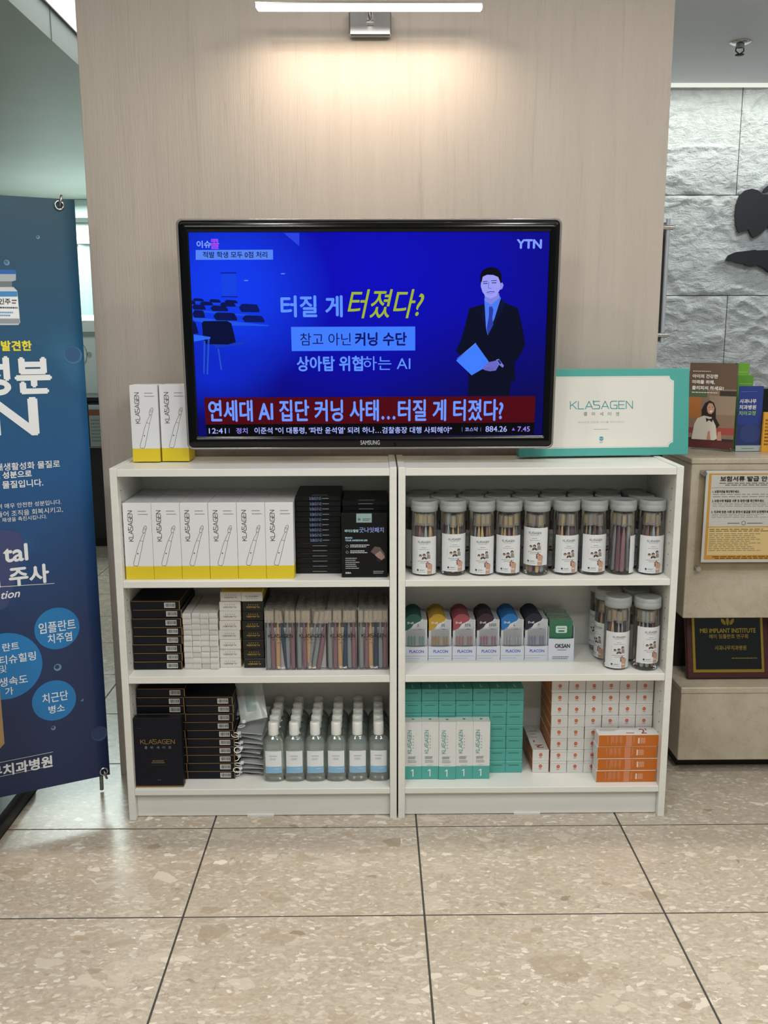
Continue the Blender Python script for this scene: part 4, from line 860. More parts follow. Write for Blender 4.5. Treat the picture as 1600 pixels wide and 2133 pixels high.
# ---- navy boxes with gold edges
NW, ND, NH = 0.1415, 0.208, 0.0262
NAV = M('0b0d18', 0.45, 0, 0.0, 0.25); GED = M('8f6f3a', 0.4, 0.3)
def navy_mesh(w, d, h):
    b = MB(); b.box(-w / 2, w / 2, 0, d, 0.0005, h - 0.0003, NAV, 0.0008)
    b.box(-w / 2 - 0.0003, w / 2 + 0.0003, -0.0004, d, h - 0.0022, h - 0.0008, GED); b.box(w / 2 - 0.0018, w / 2 + 0.0004, -0.0004, 0.002, 0.001, h - 0.001, GED)
    return b.mesh('box')
nav = navy_mesh(NW, ND, NH)
p = Print(); p.rect(0.026, 0.005, 0.058, 0.0205, M('cfcfcc')); rnd = random.Random(3)
x = 0.0285
while x < 0.055: w = rnd.choice((0.0007, 0.0011, 0.0018)); p.rect(x, 0.0075, x + w, 0.0185, M('1d1d1d'), 1); x += w + rnd.choice((0.0006, 0.0012))
navp = p.build('barcode_sticker', mesh_only=True)
for (X, Y, Zb, n, where, jx) in ((-0.7040, 0.060, Z2, 8, 'in the middle shelf stack', 0.003), (-0.7055, 0.066, Z3, 11, 'in the lowest-shelf stack behind the upright navy box', 0.002), (-0.5625, 0.066, Z3, 10, 'in the lowest-shelf stack beside the clear pouches', 0.002)):
    for k in range(n):
        j = n - 1 - k
        place('navy_box', nav, [('barcode_sticker', navp)], f'navy box with gold edge, {ORD[j]} {where}', 'box', (X + rj(jx), Y + rj(0.001), Zb + k * (NH + 0.0003)), (0, 0, rj(0.006)), 'navy and gold boxes')
b = MB(); b.box(-NW / 2, NW / 2, 0, NH, 0.004, 0.217, NAV, 0.0008); b.box(-NW / 2 - 0.0003, NW / 2 + 0.0003, -0.0003, NH + 0.0003, 0.0, 0.004, GED)
o = tag(obj('navy_box', b, None, (-0.7080, 0.016, Z3 + 0.0006), (-0.02, 0, 0)), 'upright navy box with gold lettering at the front of the lowest shelf', 'box', 'navy and gold boxes')
p = Print(); G2 = M('a98f5c', 0.35, 0.5); p.logo(-0.051, 0.137, 0.049, 0.150, G2, w=0.1); 
for k, ch_ in enumerate('클라세이젠'): p.text(ch_, -0.040 + k * 0.0175, 0.1215, -0.032 + k * 0.0175, 0.1295, M('6f6f78'), bold=0.0002)
p.rect(-0.03, 0.0885, 0.028, 0.0889, M('4a4232'), 1); p.fine(-0.025, 0.075, 0.022, 0.086, M('77684a'), 2, seed=2, align='c'); p.rect(-0.03, 0.0705, 0.028, 0.0709, M('4a4232'), 1); p.fine(-0.006, 0.0215, 0.005, 0.0245, M('6a6a70'), 1); p.fine(-0.06, 0.184, -0.046, 0.186, M('3a3c4c'), 1); p.build('print', o)

# ---- small white cartons with tucked end flaps
SW, SD, SHh = 0.0252, 0.19, 0.0171
b = MB(); b.box(-SW / 2, SW / 2, 0, SD, 0, SHh, M('d3cfcb', 0.55), 0.0013); small = b.mesh('carton')
b = MB(); b.add([(-SW / 2 + 0.001, -0.0004, 0.0012), (SW / 2 - 0.001, -0.0004, 0.0012), (SW / 2 - 0.003, -0.0042, 0.0062), (-SW / 2 + 0.002, -0.0036, 0.0066), (-SW / 2 + 0.001, 0.0002, 0.0006), (SW / 2 - 0.001, 0.0002, 0.0006), (SW / 2 - 0.003, -0.0040, 0.0058), (-SW / 2 + 0.002, -0.0034, 0.0062)], [(0, 1, 2, 3), (7, 6, 5, 4), (0, 4, 5, 1), (1, 5, 6, 2), (2, 6, 7, 3), (3, 7, 4, 0)], M('d9d5d2', 0.55)); flap = b.mesh('end_flap')
p = Print(); p.fine(-0.007, 0.0022, 0.006, 0.0036, M('8a8684'), 1); smp = p.build('print', mesh_only=True)
for c in range(4):
    for k in range(10):
        j = 9 - k
        place('small_white_carton', small, [('end_flap', flap), ('print', smp)], f'small white carton end, {NTH[c]} column from the navy boxes, {ORD[j]} row' if j else f'small white carton end, {NTH[c]} column from the navy boxes, top row', 'carton', (-0.6165 + c * 0.0256 + rj(0.0006), 0.064 + rj(0.0025), Z2 + k * (SHh + 0.0001)), (0, 0, rj(0.006)), 'small white cartons')

# ---- flat cartons, white or black ended
FW_, FD_, FHh = 0.0625, 0.17, 0.0288
fwh = carton(FW_, FD_, FHh, M('d0ccc7', 0.5), {'l': M('c9a92c', 0.5), 'r': M('c9a92c', 0.5), 't': M('c9a92c', 0.5)}, 0.0016); fbl = carton(FW_, FD_, FHh, M('121213', 0.45), None, 0.0014)
def flatprint(m, up):
    p = Print(); r = 0 if up else 180
    if up:
        p.logo(-0.019, 0.0135, 0.018, 0.0175, m, w=0.16)
        for k in range(5): p.rect(-0.014 + k * 0.0065, 0.008, -0.012 + k * 0.0065, 0.010, m)
    else:
        p.logo(-0.019, 0.0105, 0.018, 0.0145, m, rot=180, w=0.16)
        for k in range(5): p.rect(-0.014 + k * 0.0065, 0.0185, -0.012 + k * 0.0065, 0.0205, m)
    return p.build('print', mesh_only=True)
fpw, fpb, fpu = flatprint(M('5f5c5a'), False), flatprint(M('c9a53a'), False), flatprint(M('5f5c5a'), True)
for k in range(8):
    j = 7 - k
    place('flat_carton', fwh, [('print', fpw)], f'white-ended flat carton, {ORD[j]} in the stack beside the small white cartons', 'carton', (-0.4925 + rj(0.0028) + (0.004 if k == 7 else 0), 0.074 + rj(0.002), Z2 + k * (FHh + 0.0003)), (0, 0, rj(0.01)), 'flat cartons on the middle shelf')
    if k < 7: place('flat_carton', fbl, [('print', fpb)], f'black-ended flat carton with yellow print, {ORD[6 - k]} black one in its stack', 'carton', (-0.4235 + rj(0.0018), 0.073 + rj(0.002), Z2 + k * (FHh + 0.0003)), (0, 0, rj(0.01)), 'flat cartons on the middle shelf')
    else: place('flat_carton', fwh, [('print', fpu)], 'white-ended flat carton with upright lettering lying on the black-ended stack', 'carton', (-0.4255, 0.074, Z2 + k * (FHh + 0.0003)), (0, 0, 0.01), 'flat cartons on the middle shelf')

# ---- toothbrushes
BRC = {'grey': M('a3abb0', 0.4), 'mauve': M('a27885', 0.4), 'peach': M('e6bd92', 0.4), 'navy': M('2c4d6e', 0.4), 'plum': M('835a6b', 0.4), 'pale blue': M('b3bfcb', 0.4), 'yellow': M('dcc684', 0.4)}
BRIST = {0: M('dcb945', 0.7), 1: M('c9ae74', 0.7), 2: M('a89a7a', 0.7)}
_br = {}
def brush_mesh(colour, L=0.178, seg=8):
    k = (colour, L, seg)
    if k not in _br:
        b = MB(); zs = [0, 0.004, 0.02, 0.07, 0.10, 0.115, 0.13, 0.142, 0.146, 0.165, 0.172]; rr = [0.0040, 0.0064, 0.0070, 0.0066, 0.0060, 0.0044, 0.0028, 0.0026, 0.0050, 0.0056, 0.0028]
        b.tube([(0, 0, z * L / 0.172) for z in zs], rr, BRC[colour], seg, flat=0.62); _br[k] = b.mesh('handle')
    return _br[k]
b = MB(); b.box(-0.0045, 0.0045, -0.010, -0.002, 0.150, 0.175, BRIST[0], 0.001); brist0 = b.mesh('bristles')
b = MB(); b.box(-0.0045, 0.0045, -0.010, -0.002, 0.150, 0.175, BRIST[1], 0.001); brist1 = b.mesh('bristles')
b = MB(); b.box(-0.0078, 0.0078, -0.0125, 0.005, 0.142, 0.181, CAPC, 0.002); capm = b.mesh('cap')
def brush_parts(parent, colour, loc, rot, bri=0):
    h = obj('toothbrush', brush_mesh(colour), parent, loc, rot)
    obj('bristles', brist0 if bri == 0 else brist1, h); obj('cap', capm, h); return h

# ---- clear packs of toothbrushes
PW2, PD2, PH2 = 0.0885, 0.0205, 0.193
b = MB(); b.box(-PW2 / 2, PW2 / 2, 0, PD2, 0, PH2, CLEARP, 0.0008); packm = b.mesh('clear_sleeve')
b = MB(); b.box(-PW2 / 2 + 0.002, PW2 / 2 - 0.002, PD2 - 0.003, PD2 - 0.0022, 0.001, 0.126, M('d8d3d1', 0.6)); cardm = b.mesh('paper_card')
p = Print(); p.logo(-0.034, 0.101, 0.037, 0.1105, M('1b1b1c'), w=0.17)
for k in range(5): p.rect(-0.022 + k * 0.0115, 0.0925, -0.0195 + k * 0.0115, 0.0950, M('2a2626'))
p.fine(-0.010, 0.083, 0.012, 0.086, M('5b5050'), 1); p.text('D-all', -0.008, 0.0055, 0.012, 0.0115, M('e6e2dd'), bold=0.0003); packp = p.build('print', mesh_only=True)
cols5 = ['grey', 'mauve', 'peach', 'navy', 'grey', 'mauve']
POS = ['leftmost', 'second', 'third', 'rightmost']
b = MB(); b.box(-PW2 / 2 + 0.004, PW2 / 2 - 0.004, 0.004, 0.015, 0.142, 0.184, clear('brush_heads_block', 'd8cdbb', 0.6, 0.2, 0.45, '8f7f69'), 0.002); 
for c in range(4):
    for r in range(10):
        lab = f'{POS[c]} front clear pack of capped toothbrushes on the middle shelf' if r == 0 else f'clear toothbrush pack, {NTH[r]} from the front in the {POS[c]} pack row'
        t = thing('toothbrush_pack', lab, 'toothbrush pack', (-0.3435 + c * 0.0915 + rj(0.0008), 0.050 + r * 0.0217 + rj(0.0006), Z2), (0, 0, rj(0.006)), 'clear toothbrush packs')
        obj('clear_sleeve', packm, t); obj('paper_card', cardm, t)
        if r == 0: obj('print', packp, t)
        for i, cn in enumerate(cols5):
            if r > 1 and i % 2: continue
            x = -0.035 + i * 0.014 + rj(0.0012); ry = rj(0.015)
            if r == 0 and c == 0 and i == 3: ry = -0.11; x += 0.012
            if r == 0 and c == 1 and i >= 3: ry = 0.16; x -= 0.016
            brush_parts(t, 'grey' if (r == 0 and c == 1 and i == 3) else cn, (x, 0.012, 0.0025), (0, ry, 0), 1)

# ---- clear mouthwash bottles
BX, BY = 0.0325, 0.0215
prof = [(0.0, 0.001), (0.80, 0.0008), (0.96, 0.006), (1.0, 0.018), (1.0, 0.104), (0.985, 0.118), (0.88, 0.130), (0.66, 0.139), (0.40, 0.1445), (0.385, 0.150)]
b = MB(); b.lathe([(r * BX, z) for r, z in prof], CLEARB, 28, sy=BY / BX, power=2.7); botm = b.mesh('bottle_body')
prof2 = [(0.0, 0.003), (0.78, 0.003), (0.93, 0.008), (0.965, 0.02), (0.965, 0.103), (0.94, 0.116), (0.90, 0.1175), (0.0, 0.1175)]
b = MB(); b.lathe([(r * BX, z) for r, z in prof2], LIQUID, 20, sy=BY / BX, power=2.7); liqm = b.mesh('liquid')
b = MB(); b.lathe([(0.0, 0.146), (0.0150, 0.146), (0.0154, 0.148), (0.0152, 0.182), (0.0140, 0.1855), (0.009, 0.1866), (0.0, 0.1868)], M('e2e3df', 0.3), 24); bcap = b.mesh('cap')
def bmap(u, v, e):
    a = u / 0.030; s_ = math.sin(a * 0.62); k = (abs(s_) ** 2.7 + abs(math.cos(a * 0.62)) ** 2.7) ** (-1 / 2.7)
    return ((BX + e) * k * s_, -(BY + e) * k * math.cos(a * 0.62), v)
def patch(p, x0, y0, x1, y1, m, L, n=8):
    for i in range(n): p.rect(x0 + (x1 - x0) * i / n, y0, x0 + (x1 - x0) * (i + 1) / n, y1, m, L)
p = Print(); patch(p, -0.036, 0.030, 0.036, 0.1005, M('dfe2e3', 0.45), 0, 12); patch(p, -0.0355, 0.0305, 0.0355, 0.051, M('86b4d6', 0.45), 1, 12)
p.fine(-0.016, 0.083, 0.016, 0.087, M('7d9fc0'), 1, 2); p.fine(-0.014, 0.072, 0.014, 0.079, M('9fb2c4'), 2, 2, seed=3); p.fine(0.002, 0.043, 0.026, 0.046, M('cfe0ee'), 1, 2); bpr = p.build('label', f=bmap, mesh_only=True)
for r in range(5):
    for c in range(6):
        o = tag(obj('mouthwash_bottle', botm, None, (-0.3715 + c * 0.0631 + rj(0.0008), 0.0625 + r * 0.0468 + rj(0.0006), Z3), (0, 0, rj(0.03))), f'clear bottle with white cap, {NTH[c]} from the left in the {"front" if r == 0 else NTH[r] + " bottle"} row', 'bottle', 'clear bottles with white caps')
        obj('liquid', liqm, o); obj('cap', bcap, o); obj('label', bpr, o)

# ---- clear zip pouches piled between the navy boxes and the bottles
def pouch_mesh(w, l, th, bend, sd):
    nx, ny = 8, 10; vs = []
    for s in (1, -1):
        for j in range(ny + 1):
            for i in range(nx + 1):
                u, v = i / nx, j / ny; e = math.sin(math.pi * u) ** 0.5 * math.sin(math.pi * min(1, 0.15 + v)) ** 0.6 if 0 < u < 1 else 0
                z = bend * v * v + s * th / 2 * e + 0.003 * noise.noise(Vector((u * 3, v * 4, sd)))
                vs.append(((u - 0.5) * w, v * l, z))
    n = (nx + 1) * (ny + 1); q = lambda s, j, i: s * n + j * (nx + 1) + i
    fs = []
    for s in (0, 1):
        for j in range(ny):
            for i in range(nx):
                f = (q(s, j, i), q(s, j, i + 1), q(s, j + 1, i + 1), q(s, j + 1, i)); fs.append(f if s == 0 else f[::-1])
    b = MB(); b.add(vs, fs, FROST, True); return b.mesh('pouch')
RINGM = M('dfe0df', 0.35)
def pouch(loc, rot, label, w=0.085, l=0.15, th=0.012, bend=0.0, sd=0.0, tint=None, side=-1):
    t = thing('zip_pouch', label, 'pouch', loc, rot, 'clear zip pouches')
    obj('bag', pouch_mesh(w, l, th, bend, sd), t)
    b = MB(); b.tube([(-w / 2, 0.004, 0), (0, 0.003, 0.001), (w / 2, 0.004, 0)], 0.0016, FROST, 6); obj('zip_track', b, t)
    b = MB(); sx = side * (w / 2 - 0.01); b.box(sx - 0.005, sx + 0.005, -0.003, 0.007, -0.003, 0.004, RINGM, 0.001); sl_ = obj('slider', b, t)
    b = MB(); ca = 0.0105; w3 = math.sin(sd * 2.1); b.tube([(sx + side * 0.010 + ca * math.cos(k * math.pi / 9), -0.010 - 0.006 * math.sin(k * math.pi / 9) * w3, ca * 0.66 * math.sin(k * math.pi / 9)) for k in range(18)], 0.0015, RINGM, 6, closed=True); obj('ring_pull', b, sl_)
    if tint:
        b = MB(); b.box(-0.018, 0.012, 0.03, 0.11, -th * 0.2, th * 0.25, M(tint, 0.4), 0.003); obj('contents', b, t)
pl = [(0.000, 0.00, 0.08, 'lowest', None), (0.018, 0.10, 0.05, 'second lowest', None), (0.036, -0.05, 0.10, 'third from the bottom', '8a7a4a'), (0.054, 0.14, 0.12, 'fourth from the bottom', None), (0.072, 0.02, 0.16, 'fifth from the bottom', '8f7f45'), (0.090, 0.18, 0.15, 'sixth from the bottom', None), (0.108, 0.06, 0.20, 'seventh from the bottom', None), (0.126, -0.06, 0.24, 'eighth from the bottom', '4a6a55'), (0.143, 0.12, 0.28, 'highest flat one', None)]
for i, (z, rz, rx, where, tint) in enumerate(pl):
    pouch((-0.449 + rj(0.009), 0.078 + rj(0.012), Z3 + 0.012 + z * 0.9), (rx * 0.45, 0.06 + rj(0.05), rz * 0.8 + rj(0.2)), f'clear zip pouch with white ring pull, {where} in the pouch pile', 0.080, 0.150, 0.012, 0.005 * (i % 3), i * 1.7, tint)
pouch((-0.464, 0.158, Z3 + 0.172), (1.05, -0.12, 0.06), 'upright clear zip pouch leaning nearest the navy stack', 0.075, 0.125, 0.01, 0.01, 31, None)
pouch((-0.432, 0.092, Z3 + 0.178), (0.95, -0.20, 0.05), 'upright clear zip pouch with teal tube nearest the bottles', 0.082, 0.135, 0.012, 0.01, 37, '2f7f6a')

# ------------------------------------------------------------------ jars of toothbrushes
JR, JH = 0.0375, 0.219
b = MB(); b.lathe([(0.0, 0.002), (0.032, 0.001), (0.0365, 0.004), (JR, 0.010), (JR, 0.188), (0.0365, 0.192)], CLEARJ, 32); jarm = b.mesh('jar_body')
LID = clear('lid_plastic', 'c9cccb', 0.7, 0.3, 0.80, 'b4b8b7')
b = MB(); b.lathe([(0.0, 0.190), (0.0372, 0.188), (0.0390, 0.189), (0.0392, 0.204), (0.0384, 0.2055), (0.0390, 0.207), (0.0388, 0.2145), (0.0372, 0.2178), (0.034, 0.2188), (0.031, 0.2172), (0.0, 0.2172)], LID, 36); lidm = b.mesh('lid')
LW, LBOT, LTOP = 0.070, 0.006, 0.0965
p = Print(0.0003, 0.0002)
for i in range(14): p.rect(-LW / 2 + LW * i / 14, 0, -LW / 2 + LW * (i + 1) / 14, LTOP - LBOT, M('d4d6d8', 0.5), 0)
p.logo(-0.015, 0.076, 0.015, 0.0805, M('4a4c50'), 1, w=0.14); p.fine(-0.011, 0.0722, 0.012, 0.0738, M('86888c'), 1, 1); p.fine(-0.006, 0.064, 0.006, 0.066, M('77797c'), 1, 1); p.fine(-0.012, 0.0595, 0.013, 0.0615, M('8f9194'), 1, 1)
p.rect(-0.018, 0.0345, 0.017, 0.0575, M('b3a99c'), 1); p.rect(-0.018, 0.0345, 0.017, 0.043, M('cfc9c0'), 2)
for x, y, r in ((-0.009, 0.0455, 0.0032), (0.0, 0.047, 0.0036), (0.0095, 0.052, 0.0036)): p.disc(x, y, r, M('2c2622'), 3, 12); p.disc(x, y - 0.0012, r * 0.62, M('b4937f'), 4, 10)
p.poly([(-0.006, 0.036), (-0.004, 0.042), (0.004, 0.043), (0.007, 0.037)], M('4a4038'), 3); p.poly([(0.006, 0.038), (0.007, 0.048), (0.014, 0.048), (0.015, 0.038)], M('8c827a'), 3); p.poly([(-0.013, 0.036), (-0.012, 0.043), (-0.006, 0.043), (-0.005, 0.036)], M('d9d5cf'), 3)
p.fine(-0.016, 0.0312, 0.016, 0.033, M('4f5154'), 1, 1); p.fine(-0.01, 0.0275, 0.008, 0.0292, M('6f7174'), 1, 1)
p.poly([(0.008, 0.001), (0.0075, 0.008), (0.009, 0.013), (0.006, 0.020), (0.006, 0.029), (0.009, 0.0305), (0.013, 0.027), (0.019, 0.025), (0.0215, 0.021), (0.020, 0.013), (0.019, 0.001)], M('b8937d'), 3)
for x, y in ((0.0055, 0.026), (0.0055, 0.022), (0.006, 0.0185), (0.0085, 0.0295), (0.0125, 0.0262)): p.disc(x, y, 0.0016, M('6a2630'), 4, 8)
p.rect(0.0085, 0.009, 0.0165, 0.0115, M('d2cec8'), 4); p.disc(-0.0155, 0.010, 0.0024, M('2e3034'), 1, 12); p.fine(-0.011, 0.0085, 0.003, 0.0115, M('6a6c70'), 2, 1); p.fine(-0.017, 0.0045, 0.004, 0.0062, M('8a8c90'), 1, 1)
_cf = CYLF(JR); jlab = p.build('label', f=lambda u, v, e: _cf(u * 1.2, v * 1.22, e), mesh_only=True)
NTHL = ['leftmost', 'second', 'third', 'fourth', 'fifth', 'sixth', 'seventh', 'eighth', 'rightmost']
def jar(x, y, z, label, where, nb, lrot, lz, seed, palette=None):
    rnd = random.Random(seed)
    o = tag(obj('toothbrush_jar', jarm, None, (x, y, z), (0, 0, 0)), label, 'jar', 'clear jars of toothbrushes')
    obj('lid', lidm, o); obj('label', jlab, o, (0, 0, LBOT + lz), (0, 0, lrot))
    pal = palette or ['mauve', 'peach', 'grey', 'plum', 'mauve', 'pale blue', 'peach', 'yellow']
    todo = []
    for i in range(nb):
        a = -math.pi / 2 + (i - (nb - 1) / 2) * (2.0 * math.pi / max(nb, 8)) + rnd.uniform(-0.12, 0.12); cn = pal[(i + seed) % len(pal)]
        rb, rt_ = 0.0255 + rnd.uniform(-0.003, 0.0005), 0.0205 + rnd.uniform(-0.003, 0.001); at = a + rnd.uniform(-0.22, 0.22)
        p0 = Vector((rb * math.cos(a), rb * math.sin(a), 0.0085)); p1 = Vector((rt_ * math.cos(at), rt_ * math.sin(at), 0.180))
        qd = (p1 - p0).to_track_quat('Z', 'Y').to_matrix().to_4x4()
        m = Matrix.Translation(Vector((x, y, z)) + p0) @ qd @ Matrix.Rotation(rnd.choice((rnd.uniform(-0.7, 0.7), math.pi + rnd.uniform(-0.9, 0.9))), 4, 'Z')
        sc = 0.955 + rnd.uniform(-0.03, 0.015)
        todo.append((p0.x + p1.x, cn, m @ Matrix.Diagonal((sc, sc, sc, 1)), brist0 if rnd.random() < 0.6 else brist1))
    for i, (_, cn, mw, bm) in enumerate(sorted(todo, key=lambda q: q[0])):
        h = tag(obj('toothbrush', brush_mesh(cn)), f'{cn} toothbrush, {NTH[i]} from the left in {where}', 'toothbrush', 'toothbrushes in the jars')
        h.matrix_world = mw; obj('bristles', bm, h); obj('cap', capm, h)
row1 = [(0.080, 0.081), (0.163, 0.081), (0.2465, 0.080), (0.3245, 0.079), (0.4055, 0.077), (0.492, 0.083), (0.5725, 0.082), (0.656, 0.081), (0.7405, 0.080)]
lr = [(-0.06, 0), (0.08, 0.008), (0.0, 0.0), (-0.14, 0.003), (-0.28, 0.026), (0.10, 0.002), (0.02, 0.004), (1.55, 0.0), (-0.05, 0.0)]
for i, (x, y) in enumerate(row1):
    jar(x, y, Z1, f'{NTHL[i]} front jar of toothbrushes on the upper right shelf', f'the {NTHL[i]} front jar, upper right shelf', 9, lr[i][0], lr[i][1], i + 1)
row2 = [0.0630, 0.1405, 0.2225, 0.302, 0.3835, 0.466, 0.548, 0.6305, 0.730]; row3 = [0.0785, 0.160, 0.2415, 0.3215, 0.4025, 0.4835, 0.5645, 0.647, 0.731]
for i in range(9):
    jar(row2[i], 0.1595 if i != 8 else 0.1575, Z1, f'{NTHL[i]} grey-lidded jar in the middle row on the upper right shelf', f'the {NTHL[i]} middle-row jar, upper right shelf', 3, 0.3 * math.sin(i * 2.3), 0.004, 20 + i)
    jar(row3[i], 0.2375, Z1, f'{NTHL[i]} grey-lidded jar in the rear row on the upper right shelf', f'the {NTHL[i]} rear-row jar, upper right shelf', 2, 0.3 * math.cos(i * 1.9), 0.004, 40 + i)
for i, (x, y, lab, nb, ro, lz) in enumerate(((0.6515, 0.070, 'left front jar of toothbrushes on the middle right shelf', 9, -0.05, 0.0), (0.7355, 0.0595, 'right front jar of toothbrushes on the middle right shelf', 9, 0.12, 0.018), (0.643, 0.150, 'jar half hidden behind the left front jar on the middle right shelf', 6, -1.15, 0.0), (0.7245, 0.1435, 'jar half hidden behind the right front jar on the middle right shelf', 4, 0.5, 0.0), (0.646, 0.2285, 'rearmost jar with side label on the middle right shelf', 5, -0.9, 0.012))):
    jar(x, y, Z2, lab, 'the ' + ('left front', 'right front', 'left hidden', 'right hidden', 'rearmost')[i] + ' jar, middle right shelf', nb, ro, lz, 60 + i, ['mauve', 'mauve', 'plum', 'peach', 'pale blue', 'grey'])

# ------------------------------------------------------------------ interdental brush dispensers
DW, DD, DH = 0.0715, 0.128, 0.0455
TRAY = M('d2d5df', 0.5)
def tray(w, d, h, dip=0.003):
    b = MB(); n = 10; th = 0.0009
    top = [(w / 2 - w * i / n, h - dip * math.sin(math.pi * i / n)) for i in range(n + 1)]
    b.prism([(-w / 2, 0), (w / 2, 0)] + top, 0, th, TRAY); b.box(-w / 2, -w / 2 + th, th, d, 0, h * 1.5, TRAY); b.box(w / 2 - th, w / 2, th, d, 0, h * 1.5, TRAY); b.box(-w / 2, w / 2, d - th, d, 0, h * 1.5, TRAY); b.box(-w / 2, w / 2, th, d, 0, th, TRAY)
    return b.mesh('tray')
trm = tray(DW, DD, DH)
p = Print(); p.text('PLACON', -0.020, 0.0245, 0.0235, 0.0335, M('3a5ac0'), bold=0.0002); p.disc(-0.035, 0.0145, 0.0008, M('44506a'), 1, 6); p.disc(-0.035, 0.0068, 0.0008, M('44506a'), 1, 6); p.fine(-0.032, 0.0135, 0.030, 0.0155, M('8a93a8'), 1); p.fine(-0.032, 0.0058, 0.012, 0.0078, M('8a93a8'), 1, seed=5); trp = p.build('print', mesh_only=True)
CW, CHh = 0.0675, 0.142
def topline(w, n=14):
    pts = []
    for i in range(n + 1):
        u = i / n; z = 0.124 + 0.018 * math.exp(-abs((u - 0.40) / 0.33) ** 3.2); pts.append((-w / 2 + w * u, z))
    return pts
WHC = M('d0d1d4', 0.5)
def card_mesh(edge):
    b = MB(); b.prism([(-CW / 2, 0.0), (CW / 2, 0.0)] + topline(CW)[::-1], 0, 0.0030, WHC, side=M(edge, 0.6)); return b.mesh('card')
def colour_patch(m, e=0.0):
    tl = topline(CW); up = [q for q in tl if q[0] <= 0.245 * CW]
    cur = [(0.0185, 0.128), (0.013, 0.120), (0.002, 0.115), (-0.008, 0.110), (-0.0125, 0.102), (-0.0195, 0.095), (-0.0270, 0.092), (-CW / 2, 0.0895)]
    p = Print(0.0003); p.poly(up[::-1] + cur[::-1][0:0] + [(-CW / 2, 0.0895)] + cur[::-1][1:], m, 0); return p
b = MB(); b.prism([(-0.028, 0.045), (0.028, 0.045), (0.028, 0.092), (0.024, 0.097), (-0.024, 0.097), (-0.028, 0.092)], -0.006, -0.0004, clear('blister', 'e8eaec', 1.0, 0.08, 0.12, 'dfe2e6'), back=False); blis = b.mesh('blister')
def picks_mesh(m):
    b = MB()
    for x in (-0.022, -0.013, -0.004, 0.012, 0.021): b.tube([(x, -0.003, 0.046), (x, -0.003, 0.058), (x, -0.003, 0.066), (x, -0.003, 0.074)], [0.0028, 0.0024, 0.0034, 0.0012], m, 8)
    return b.mesh('interdental_brushes')
DOTM = M('55585e')
p = Print(0.0003)
for i in range(14):
    for j in range(12):
        x = -0.012 + i * 0.0034; z = 0.092 + j * 0.0032
        if x < CW / 2 - 0.002 and z < 0.126 and x > 0.022 - (0.128 - z) * 0.9: p.rect(x, z, x + 0.0014, z + 0.0014, DOTM, 0)
p.rect(-CW / 2 + 0.012, 0.098, CW / 2, 0.0985, M('9a9ca0'), 1); dots = p.build('dot_pattern', mesh_only=True)
_pm = {}
SPECS = [('dark green', '1f5a52', '57b398', 'S', '2c5f57'), ('mustard', 'b8922f', 'd39a2c', 'SS', 'c29a3a'), ('dusty red', '9b4a54', 'd77f86', 'SSS', 'a4545e'), ('dark purple', '35222f', 'c65f92', 'SSSS', '46323f'), ('bright blue', '1f6fb4', 'd9dadc', 'L', '2a78bc'), ('navy blue', '1b2036', '8fa0c8', 'M', '3a3d4c')]
for i, (cn, hx, px_, code, hf) in enumerate(SPECS):
    gap_shade = ''.join('%02x' % int(int(hx[q:q + 2], 16) * 0.45) for q in (0, 2, 4))  # darkened card-edge colour, painted shade between the packs
    X = 0.0593 + i * 0.0731; Y = 0.126
    o = tag(obj('dispenser_tray', trm, None, (X, Y, Z2)), f'white dispenser tray holding the {cn} interdental brush packs', 'dispenser', 'white dispenser trays'); obj('print', trp, o)
    cp = colour_patch(M(hx, 0.4)); cpm = cp.build('colour_top', mesh_only=True)
    packcard = card_mesh(gap_shade)
    p = Print(0.0006); p.text('D-all', -0.0255, 0.112, -0.008, 0.118, M('d7d7d5'), bold=0.0003); p.text(code, 0.004 if len(code) < 3 else 0.002, 0.1035, 0.004 + 0.005 * len(code), 0.1115, M('4a4c50')); p.rect(0.006, 0.094, 0.017, 0.0968, DOTM); fp = p.build('lettering', mesh_only=True)
    pk = picks_mesh(M(px_, 0.4))
    for k in range(11):
        t = tag(obj('interdental_pack', packcard, None, (X, Y + 0.0075 + k * 0.0107, Z2 + 0.0015), (-0.02, 0, 0)), f'{cn} topped interdental brush pack, ' + ('frontmost in its tray' if k == 0 else f'{NTH[k]} from the front in its tray'), 'brush pack', 'interdental brush packs')
        obj('colour_top', cpm, t); obj('dot_pattern', dots, t)
        if k < 2: obj('blister', blis, t); obj('interdental_brushes', pk, t)
        if k == 0: obj('lettering', fp, t)
# green floss packs in a white tray
gx, gy = 0.4985, 0.120
o = tag(obj('dispenser_tray', tray(0.077, 0.135, 0.070, 0.002), None, (gx, gy, Z2)), 'white dispenser tray holding the green floss packs', 'dispenser', 'white dispenser trays')
p = Print(); p.text('OKSAN', -0.019, 0.040, 0.026, 0.0525, M('3a3d44'), bold=0.0007); p.fine(-0.011, 0.0305, 0.016, 0.0365, M('8d9096'), 1); p.fine(-0.026, 0.0035, 0.028, 0.0145, M('77797f'), 2, seed=4); p.build('print', o)
GRN = clear('green_floss_pack', 'bfe2cf', 1.0, 0.12, 0.40, '4f9f7a')
b = MB(); b.prism(rrect(-0.0345, 0.0, 0.0345, 0.124, 0.005, 3), 0, 0.0075, GRN); gpk = b.mesh('pack')
p = Print(); p.poly(rrect(-0.016, 0.083, 0.018, 0.105, 0.004), M('c9e0d6'), 0); p.text('FLOSS', -0.011, 0.095, 0.013, 0.100, M('2a5a48'), 1) if False else p.fine(-0.011, 0.095, 0.013, 0.100, M('2a5a48'), 1, 1); p.rect(-0.008, 0.087, 0.010, 0.091, M('234f40'), 1); gpp = p.build('label', mesh_only=True)
